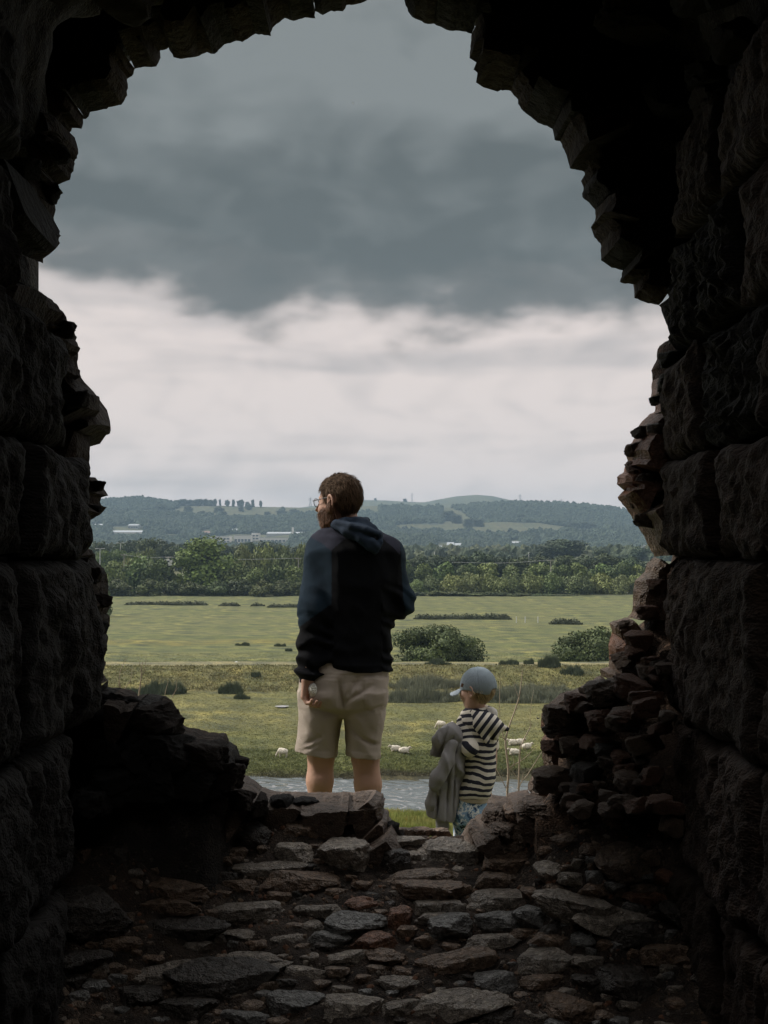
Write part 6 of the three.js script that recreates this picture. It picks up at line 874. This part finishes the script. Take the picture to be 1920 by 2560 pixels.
// ---------- small things ----------
// sheep on the far meadow
{
  const wool = std({ color: rgb(0.62, 0.56, 0.47), roughness: 1 }), face = std({ color: rgb(0.50, 0.44, 0.36), roughness: 0.9 });
  const onLand = (px, py) => { let d = 17.4 * F / (py - HY); for (let k = 0; k < 12; k++) d = (EYE - groundAt((px - CX) / F * d, d)) * F / (py - HY); return [(px - CX) / F * d, groundAt((px - CX) / F * d, d), -d]; };
  const woolly = (lying) => (x, y, z) => { const h = lying ? 0.30 : 0.58; let q = ell(x, y, z, [0, h, 0], [0.50, lying ? 0.30 : 0.29, 0.27]); q = smin(q, ell(x, y, z, [0.28, h + 0.04, 0], [0.26, 0.27, 0.25]), 0.08); return q + 0.045 * noise(x * 8, y * 8, z * 8); };
  const skull = (pose) => { const hy = { stand: 0.86, lie: 0.58, graze: 0.16 }[pose], hx = { stand: 0.62, lie: 0.62, graze: 0.72 }[pose], h = pose === 'lie' ? 0.36 : 0.64; return (x, y, z) => { let q = cone(x, y, z, [0.40, h + 0.05, 0], [hx, hy, 0], 0.14, 0.095); q = smin(q, cone(x, y, z, [hx, hy, 0], [hx + (pose === 'graze' ? 0.06 : 0.16), hy - (pose === 'graze' ? 0.14 : 0.09), 0], 0.09, 0.05), 0.03); q = smin(q, cone(x, y, Math.abs(z), [hx - 0.02, hy + 0.05, 0.06], [hx - 0.06, hy + 0.04, 0.17], 0.03, 0.015), 0.02); if (pose !== 'lie') for (const lx of [-0.32, 0.30]) { q = Math.min(q, cone(x, y, Math.abs(z), [lx, 0.45, 0.13], [lx + (lx < 0 ? -0.05 : 0.0), 0.24, 0.13], 0.07, 0.042), cone(x, y, Math.abs(z), [lx + (lx < 0 ? -0.05 : 0.0), 0.24, 0.13], [lx, 0.0, 0.13], 0.04, 0.035)); } else q = Math.min(q, cone(x, y, Math.abs(z), [0.32, 0.14, 0.16], [0.52, 0.05, 0.15], 0.07, 0.04)); return q; }; };
  const models = {}; for (const p of ['stand', 'lie', 'graze']) models[p] = [surface((x, y, z) => Math.min(skull(p)(x, y, z), ell(x, y, z, [0, p === 'lie' ? 0.3 : 0.58, 0], [0.4, 0.22, 0.2])), [-0.55, -0.05, -0.35], [0.95, 1.05, 0.35], 0.03), surface(woolly(p === 'lie'), [-0.62, 0, -0.36], [0.66, 1.0, 0.36], 0.035)];
  const sheep = (px, py, pose, turn, label) => { const g = thing('sheep', label, 'sheep', onLand(px, py)); mk('body', models[pose][0], face, g); mk('fleece', models[pose][1], wool, g); g.rotation.y = turn; g.scale.setScalar(0.88); };
  sheep(708, 1893, 'graze', Math.PI - 0.3, 'white sheep grazing by the water left of the man\'s knee'); sheep(990, 1885, 'lie', Math.PI + 0.2, 'left one of two sheep lying close together right of the man\'s knee'); sheep(1009, 1886, 'lie', 0.15, 'right one of two sheep lying close together right of the man\'s knee');
  sheep(1104, 1822, 'graze', Math.PI - 0.4, 'sheep seen just above the fleece jacket, nearer the edge of it'); sheep(1128, 1826, 'stand', 1.3, 'sheep seen tail on between the fleece jacket and the boy\'s arm');
  sheep(1284, 1863, 'lie', Math.PI + 0.1, 'upper left sheep of the three lying behind the bare sapling'); sheep(1297, 1862, 'lie', 0.2, 'sheep resting against the upper left one behind the sapling'); sheep(1316, 1873, 'lie', 0.35, 'right-hand sheep of the three behind the bare sapling, head raised'); sheep(1287, 1887, 'lie', Math.PI, 'lowest sheep lying between the two stems of the sapling');
  // a puddle in the meadow
  { const p = onLand(705, 1769), pos = [0, 0, 0], idx = []; for (let i = 0; i < 20; i++) { const a = i / 20 * 6.283, q = 1 + 0.3 * noise(Math.cos(a) * 1.5, Math.sin(a) * 1.5, 4); pos.push(Math.cos(a) * 0.75 * q, 0, -Math.sin(a) * 0.7 * q); idx.push(0, i + 1, (i + 1) % 20 + 1); } const m = structure(mk('puddle_water', geo(pos, idx), new THREE.MeshPhysicalMaterial({ color: rgb(0.2, 0.2, 0.19), roughness: 0.04, ior: 2.0 }))); m.position.set(p[0], p[1] + 0.16, p[2]); }
  // birds
  const bird = (label, p, s, col, turn, up) => { const g = thing('bird', label, 'bird', p), m = std({ color: rgb(...col), roughness: 0.8, side: THREE.DoubleSide }); mk('body', surface((x, y, z) => smin(ell(x, y, z, [0, 0, 0], [0.16, 0.06, 0.055]), smin(ell(x, y, z, [0.17, 0.035, 0], [0.045, 0.04, 0.035]), cone(x, y, z, [0.2, 0.03, 0], [0.25, 0.02, 0], 0.015, 0.004), 0.02), 0.04), [-0.22, -0.1, -0.1], [0.28, 0.12, 0.1], 0.018), m, g); for (const sgn of [-1, 1]) { const w = geo([0.09, 0.02, 0.03 * sgn, -0.09, 0.02, 0.03 * sgn, 0.06, 0.02 + up * 0.16, 0.24 * sgn, -0.06, 0.02 + up * 0.16, 0.24 * sgn, -0.08, 0.02 + up * 0.12, 0.46 * sgn], [0, 1, 2, 1, 3, 2, 2, 3, 4]); mk('wing', w, m, g); } mk('tail', geo([-0.12, 0, 0.02, -0.12, 0, -0.02, -0.27, 0.01, 0.05, -0.27, 0.01, -0.05], [0, 1, 2, 1, 3, 2]), m, g); g.scale.setScalar(s); g.rotation.y = turn; };
  bird('dark bird flying low over the meadow by the right-hand rocks', at(1345, 1796, 90), 0.75, [0.02, 0.02, 0.022], 0.5, 0.5); const q = onLand(592, 1699); bird('white gull standing on the bank left of the man', [q[0], q[1] + 0.25, q[2]], 1.1, [0.7, 0.7, 0.7], 2.2, -0.25);
  bird('tiny white bird high in front of the dark cloud', at(882, 258, 240), 0.8, [0.75, 0.75, 0.75], 0.2, 0.7); bird('tiny dark bird before the small dark cloud on the right', at(1462, 761, 220), 0.55, [0.02, 0.02, 0.02], 0.6, 0.5);
}
// bare saplings just outside the wall
{
  const pale = std({ color: rgb(0.46, 0.37, 0.275), roughness: 0.85, bumpMap: T.fuzz, bumpScale: 0.001 });
  const sapling = (label, D, base, stems) => { const o = at(...base, D), g = thing('bare_sapling', label, 'sapling', o); for (const [pts, r0, r1] of stems) { const c = pts.map(([px, py, z = 0]) => { const p = at(px, py, D - z); return [p[0] - o[0], p[1] - o[1], p[2] - o[2]]; }); if (r0 > 0.004) c.unshift([c[0][0] + 0.01, c[0][1] - 0.35, c[0][2]]); mk(r0 > 0.004 ? 'stem' : 'twig', uvBy(tube(c, r0 * 0.8, r1 * 0.8, 6, c.length * 4), (x, y) => [x / 0.05, y / 0.1]), pale, g); } };
  sapling('leafless pale sapling with two stems growing right of the boy', 5.5, [1268, 1990], [
    [[[1268, 1985], [1271, 1930], [1266, 1880], [1264, 1850], [1275, 1810], [1288, 1775], [1297, 1745], [1302, 1715], [1306, 1675]], 0.0085, 0.0022], [[[1297, 1975, 0.02], [1298, 1920, 0.02], [1301, 1870, 0.02], [1310, 1848], [1322, 1825], [1330, 1808]], 0.007, 0.002],
    [[[1265, 1858], [1257, 1835], [1250, 1800], [1249, 1770], [1250, 1695]], 0.0036, 0.0014], [[[1276, 1925], [1285, 1905], [1272, 1870]], 0.0026, 0.0012], [[[1276, 1918], [1312, 1895], [1345, 1862]], 0.003, 0.001], [[[1270, 1980], [1250, 1940], [1237, 1915]], 0.003, 0.0012], [[[1298, 1968], [1320, 1935], [1345, 1895], [1362, 1868]], 0.0042, 0.0014], [[[1292, 1972], [1305, 1950], [1308, 1930]], 0.002, 0.001], [[[1297, 1745], [1290, 1725], [1284, 1700]], 0.0022, 0.0008], [[[1326, 1818], [1325, 1790], [1328, 1760], [1334, 1725]], 0.0016, 0.0007], [[[1264, 1850], [1240, 1830], [1222, 1805]], 0.002, 0.0008], [[[1288, 1775], [1296, 1770], [1300, 1762]], 0.0018, 0.0008], [[[1302, 1900], [1296, 1860], [1280, 1840]], 0.0018, 0.0007], [[[1300, 1955], [1275, 1920], [1262, 1900]], 0.0018, 0.0008], [[[1312, 1846], [1316, 1880], [1330, 1905]], 0.0015, 0.0007], [[[1360, 1870], [1352, 1840]], 0.0012, 0.0006], [[[1228, 1975], [1237, 1880], [1246, 1760]], 0.0012, 0.0006]]);
  sapling('cluster of thin bare pale stems above the left broken stub', 5.1, [345, 1750], [
    [[[347, 1745], [351, 1710], [354, 1680], [356, 1655]], 0.0058, 0.0016], [[[355, 1690], [362, 1670], [366, 1640]], 0.0026, 0.0008], [[[354, 1685], [350, 1660], [344, 1640]], 0.002, 0.0007], [[[302, 1725], [298, 1700], [303, 1672], [316, 1645]], 0.003, 0.001], [[[312, 1722], [326, 1700], [331, 1668]], 0.0026, 0.0009], [[[300, 1718], [294, 1705]], 0.0024, 0.001], [[[411, 1742], [416, 1720], [421, 1702]], 0.0022, 0.0008], [[[430, 1745], [440, 1722], [442, 1695]], 0.0022, 0.0008], [[[432, 1738], [446, 1718]], 0.0018, 0.0008]]);
}
// buildings of the valley, standing on the rising ground below the hills
const rise = (px, py) => hillPoint(px, hillT(px, py));
{
  const white = std({ color: rgb(0.66, 0.63, 0.58), roughness: 0.8 }), greyW = std({ color: rgb(0.34, 0.35, 0.35), roughness: 0.8 }), roofG = std({ color: rgb(0.42, 0.44, 0.46), roughness: 0.6 }), roofR = std({ color: rgb(0.22, 0.14, 0.11), roughness: 0.8 }), glass = std({ color: rgb(0.06, 0.075, 0.085), roughness: 0.2 });
  const gable = (w, h, dp) => { const s = new THREE.Shape([new THREE.Vector2(-dp / 2 - 0.4, 0), new THREE.Vector2(dp / 2 + 0.4, 0), new THREE.Vector2(0, h)]), g = new THREE.ExtrudeGeometry(s, { depth: w + 0.8, bevelEnabled: false }); g.translate(0, 0, -w / 2 - 0.4); g.rotateY(Math.PI / 2); return g; };
  const building = (name, label, x0, x1, y0, y1, { wall = white, roof = roofG, deep = 20, pitch = 0, rows = 0, cols = 0 }) => {
    const p = rise((x0 + x1) / 2, y1), d = -p[2], k = d / F, w = (x1 - x0) * k, h = (y1 - y0) * k, g = thing(name, label, 'building', [p[0], p[1], p[2]]), wallH = pitch ? h * (1 - pitch) : h - 0.6;
    mk('wall', bx(-w / 2, w / 2, -8, wallH, -deep, 0), wall, g);
    if (pitch) { const r = gable(w, h * pitch, deep); r.translate(0, wallH, -deep / 2); mk('roof', r, roof, g); } else mk('roof', bx(-w / 2 - 0.4, w / 2 + 0.4, wallH, h, -deep - 0.4, 0.4), roof, g);
    for (let r = 0; r < rows; r++) for (let c = 0; c < cols; c++) { const a = -w / 2 + (c + 0.12) * w / cols, b = a + w / cols * 0.76, yy = wallH * (0.2 + r * 0.75 / rows); mk('window', bx(a, b, yy, yy + wallH * 0.36 / rows, -0.2, 0.12), glass, g); }
  };
  building('factory', 'long white factory block with window bands, left of the chimney group', 524, 574, 1338, 1358, { rows: 2, cols: 6, deep: 40 }); building('factory', 'white factory hall in the middle of the white group', 585, 627, 1338, 1359, { rows: 1, cols: 5, deep: 40 }); building('factory', 'tall white factory block with a flat top right of the hall', 629, 647, 1336, 1356, { rows: 2, cols: 2, deep: 30 }); building('factory', 'low white factory wing reaching towards the chimney', 648, 724, 1347, 1360, { rows: 1, cols: 8, deep: 30 });
  building('factory', 'very long pale roofed shed behind the chimney', 666, 782, 1340, 1348, { wall: greyW, pitch: 0.55, deep: 60 });
  { const p = rise(732, 1357), k = -p[2] / F, g = thing('chimney_tower', 'tall white tower of the factory next to the man\'s shoulder', 'tower', p), h = 29 * k; mk('shaft', bx(-2.6 * k, 2.6 * k, -5, h, -4.5 * k, 0), white, g); mk('cap', bx(-2.9 * k, 2.9 * k, h, h + 0.8, -4.8 * k, 0.2), greyW, g); mk('annex', bx(-5 * k, 6 * k, -5, 8 * k, 0.1, 6), white, g); }
  building('warehouse', 'pale long roof at the left edge below the hill wood', 222, 266, 1311, 1319, { pitch: 0.5, deep: 40 }); building('warehouse', 'longest thin white roof left of the tall tree', 276, 363, 1321, 1329, { pitch: 0.6, deep: 40 }); building('warehouse', 'grey boxy shed behind the longest white roof', 320, 345, 1312, 1323, { wall: greyW, pitch: 0.3, deep: 30, rows: 1, cols: 4 }); building('warehouse', 'thin pale roof among trees above the tall tree', 408, 456, 1330, 1336, { pitch: 0.5, deep: 30 }); building('warehouse', 'reddish roofed shed above the white factory', 500, 532, 1322, 1330, { wall: greyW, roof: roofR, pitch: 0.6, deep: 30 }); building('house', 'small pale house up the slope over the factory hall', 579, 598, 1321, 1330, { pitch: 0.5, deep: 14, rows: 1, cols: 3 }); building('house', 'small pale shed just left above the white block', 503, 519, 1334, 1341, { pitch: 0.4, deep: 14 });
  building('farmhouse', 'white farmhouse with a long roof right of the boy\'s cap, highest on the slope', 1274, 1302, 1347, 1359, { pitch: 0.45, deep: 16, rows: 1, cols: 4 }); building('farmhouse', 'low white farm building right of the farmhouse', 1343, 1361, 1349, 1356, { pitch: 0.5, deep: 12 }); building('house', 'pale house among trees right of the man\'s shoulder', 1085, 1107, 1366, 1377, { pitch: 0.5, deep: 14, rows: 1, cols: 3 }); building('house', 'cluster house with grey gable behind the right-hand wood', 1118, 1135, 1359, 1372, { pitch: 0.5, deep: 14, rows: 1, cols: 2, wall: greyW }); building('house', 'cluster house with white wall beside the grey gable', 1137, 1154, 1360, 1372, { pitch: 0.45, deep: 14, rows: 1, cols: 2 });
}
// poles, lamps, pylons
{
  const metal = std({ color: rgb(0.55, 0.56, 0.56), roughness: 0.6 }), wood = std({ color: rgb(0.30, 0.28, 0.25), roughness: 0.9 });
  const pole = (name, label, cat, px, y0, y1, d, mat, top) => { const k = d / F, p = at(px, y1 + 30, d), g = thing(name, label, cat, p), h = (y1 + 30 - y0) * k, r = 0.16; const c = new THREE.CylinderGeometry(r * 0.7, r, h, 8); c.translate(0, h / 2, 0); mk('pole', c, mat, g); if (top === 'lamps') for (const s of [-1, 1]) { const a = tube([[0, h - 0.1, 0], [s * 0.8, h + 0.15, 0], [s * 1.5, h + 0.1, 0]], 0.08, 0.08, 6); mk('arm', a, mat, g); mk('lamp_head', bx(s * 1.5 - 0.5, s * 1.5 + 0.5, h, h + 0.28, -0.25, 0.25), mat, g); } if (top === 'cross') { mk('crossarm', bx(-1.1, 1.1, h - 0.5, h - 0.28, 0.17, 0.33), mat, g); for (const s of [-1, 0, 1]) mk('insulator', bx(s - 0.08, s + 0.08, h - 0.28, h + 0.0, 0.17, 0.33), mat, g); } return [p[0], p[1] + h, p[2]]; };
  pole('street_lamp', 'double-armed white street lamp at the left edge above the trees', 'street lamp', 250, 1372, 1390, 500, metal, 'lamps'); pole('street_lamp', 'smaller double-armed lamp among the dark left trees', 'street lamp', 301, 1358, 1368, 610, metal, 'lamps');
  const a = pole('power_pole', 'pale power pole above the bushes left of the tall tree', 'power pole', 310, 1385, 1404, 440, wood, 'cross'), b = pole('power_pole', 'pale power pole beside the white van at the tall tree', 'power pole', 421, 1391, 1414, 440, wood, 'cross'), c = pole('power_pole', 'pale power pole just left of the man\'s sleeve', 'power pole', 746, 1394, 1422, 440, wood, 'cross'), e = pole('power_pole', 'pale power pole top in the right-hand wood', 'power pole', 1377, 1399, 1410, 440, wood, 'cross'); pole('power_pole', 'thin white post above the right-hand wood near the man', 'power pole', 1086, 1379, 1392, 520, metal); pole('power_pole', 'thin white post above the right-hand wood, middle', 'power pole', 1322, 1380, 1395, 520, metal);
  const wire = (label, p, q) => tag(mk('power_line', tube([[p[0], p[1] - 0.2, p[2]], [(p[0] + q[0]) / 2, (p[1] + q[1]) / 2 - 0.9, (p[2] + q[2]) / 2], [q[0], q[1] - 0.2, q[2]]], 0.035, 0.035, 4, 14), metal), label, 'wire'); wire('wire between the two left power poles', a, b); wire('wire running right from the pole by the tall tree', b, c); wire('wire crossing the right-hand wood to its pole', at(1130, 1404, 440), e);
  { const p = at(418, 1416, 436), g = thing('van', 'white van half hidden behind the bushes left of the tall tree', 'van', p); mk('body', bx(-1.1, 1.1, 0.3, 2.4, -4.6, 0), std({ color: rgb(0.75, 0.75, 0.74), roughness: 0.4 }), g); mk('rear_window', bx(-0.8, 0.8, 1.5, 2.1, -0.1, 0.03), std({ color: rgb(0.04, 0.05, 0.06), roughness: 0.15 }), g); for (const s of [-0.85, 0.85]) for (const z of [-0.9, -3.7]) { const w = new THREE.CylinderGeometry(0.36, 0.36, 0.25, 14); w.rotateZ(Math.PI / 2); w.translate(s, 0.36, z); mk('wheel', w, std({ color: rgb(0.03, 0.03, 0.03) }), g); } }
  const steel = std({ color: rgb(0.30, 0.32, 0.34), roughness: 0.7 });
  const pylon = (label, px, y0, y1, d, w) => { const k = d / F, p = at(px, y1 + 3, d), h = (y1 + 3 - y0) * k, g = thing('pylon', label, 'pylon', p), r = w * 0.05, gs = []; for (const sx of [-1, 1]) for (const sz of [-1, 1]) gs.push(tube([[sx * w / 2, 0, sz * w / 2], [sx * w * 0.12, h * 0.6, sz * w * 0.12], [sx * 0.05 * w, h, sz * 0.05 * w]], r, r * 0.8, 4)); mk('legs', mergeGeometries(gs), steel, g); const br = []; for (let i = 0; i < 5; i++) { const t0 = i * 0.13, t1 = t0 + 0.13, a0 = w / 2 * (1 - t0 * 1.25), a1 = w / 2 * (1 - t1 * 1.25); for (const s of [-1, 1]) br.push(tube([[-a0 * s, h * t0, 0], [0, h * (t0 + t1) / 2, 0], [a1 * s, h * t1, 0]], r * 0.6, r * 0.6, 4)); } mk('bracing', mergeGeometries(br), steel, g); for (const [t, l] of [[0.68, 0.55], [0.8, 0.75], [0.92, 0.5]]) mk('arm', tube([[-w * l, h * t, 0], [0, h * (t + 0.03), 0], [w * l, h * t, 0]], r * 0.8, r * 0.8, 4), steel, g); };
  pylon('faint pylon on the ridge at the man\'s glasses', 776, 1244, 1264, 3200, 9); pylon('faint pylon on the skyline just right of the man\'s head', 908, 1231, 1251, 4600, 10); pylon('faint pylon on the skyline between the man and the bare hill', 1030, 1233, 1256, 4600, 10); pylon('faint pylon on the right slope of the bare hill', 1300, 1236, 1262, 4000, 10); pylon('small faint pylon above the wooded right ridge', 1403, 1248, 1266, 3200, 7); pylon('small grey pylon at the valley floor left of the tall tree', 404, 1350, 1372, 900, 5); pylon('grey pylon half hidden by the right edge of the hole', 1622, 1362, 1390, 900, 8);
  for (const [px, l] of [[1291, 'leftmost pale fence post in the gap of the long right hedge'], [1313, 'second pale fence post in the gap of the long right hedge'], [1345, 'rightmost pale fence post in the gap of the long right hedge']]) { const d = 17.08 * F / (1557 - HY), x = (px - CX) / F * d, y = groundAt(x, d), g = new THREE.CylinderGeometry(0.09, 0.1, 1.5, 6); const m = tag(mk('fence_post', g, metal), l, 'post', 'fence posts in the field'); m.position.set(x, y + 0.65, -d); }
}
renderer.render(scene, camera);
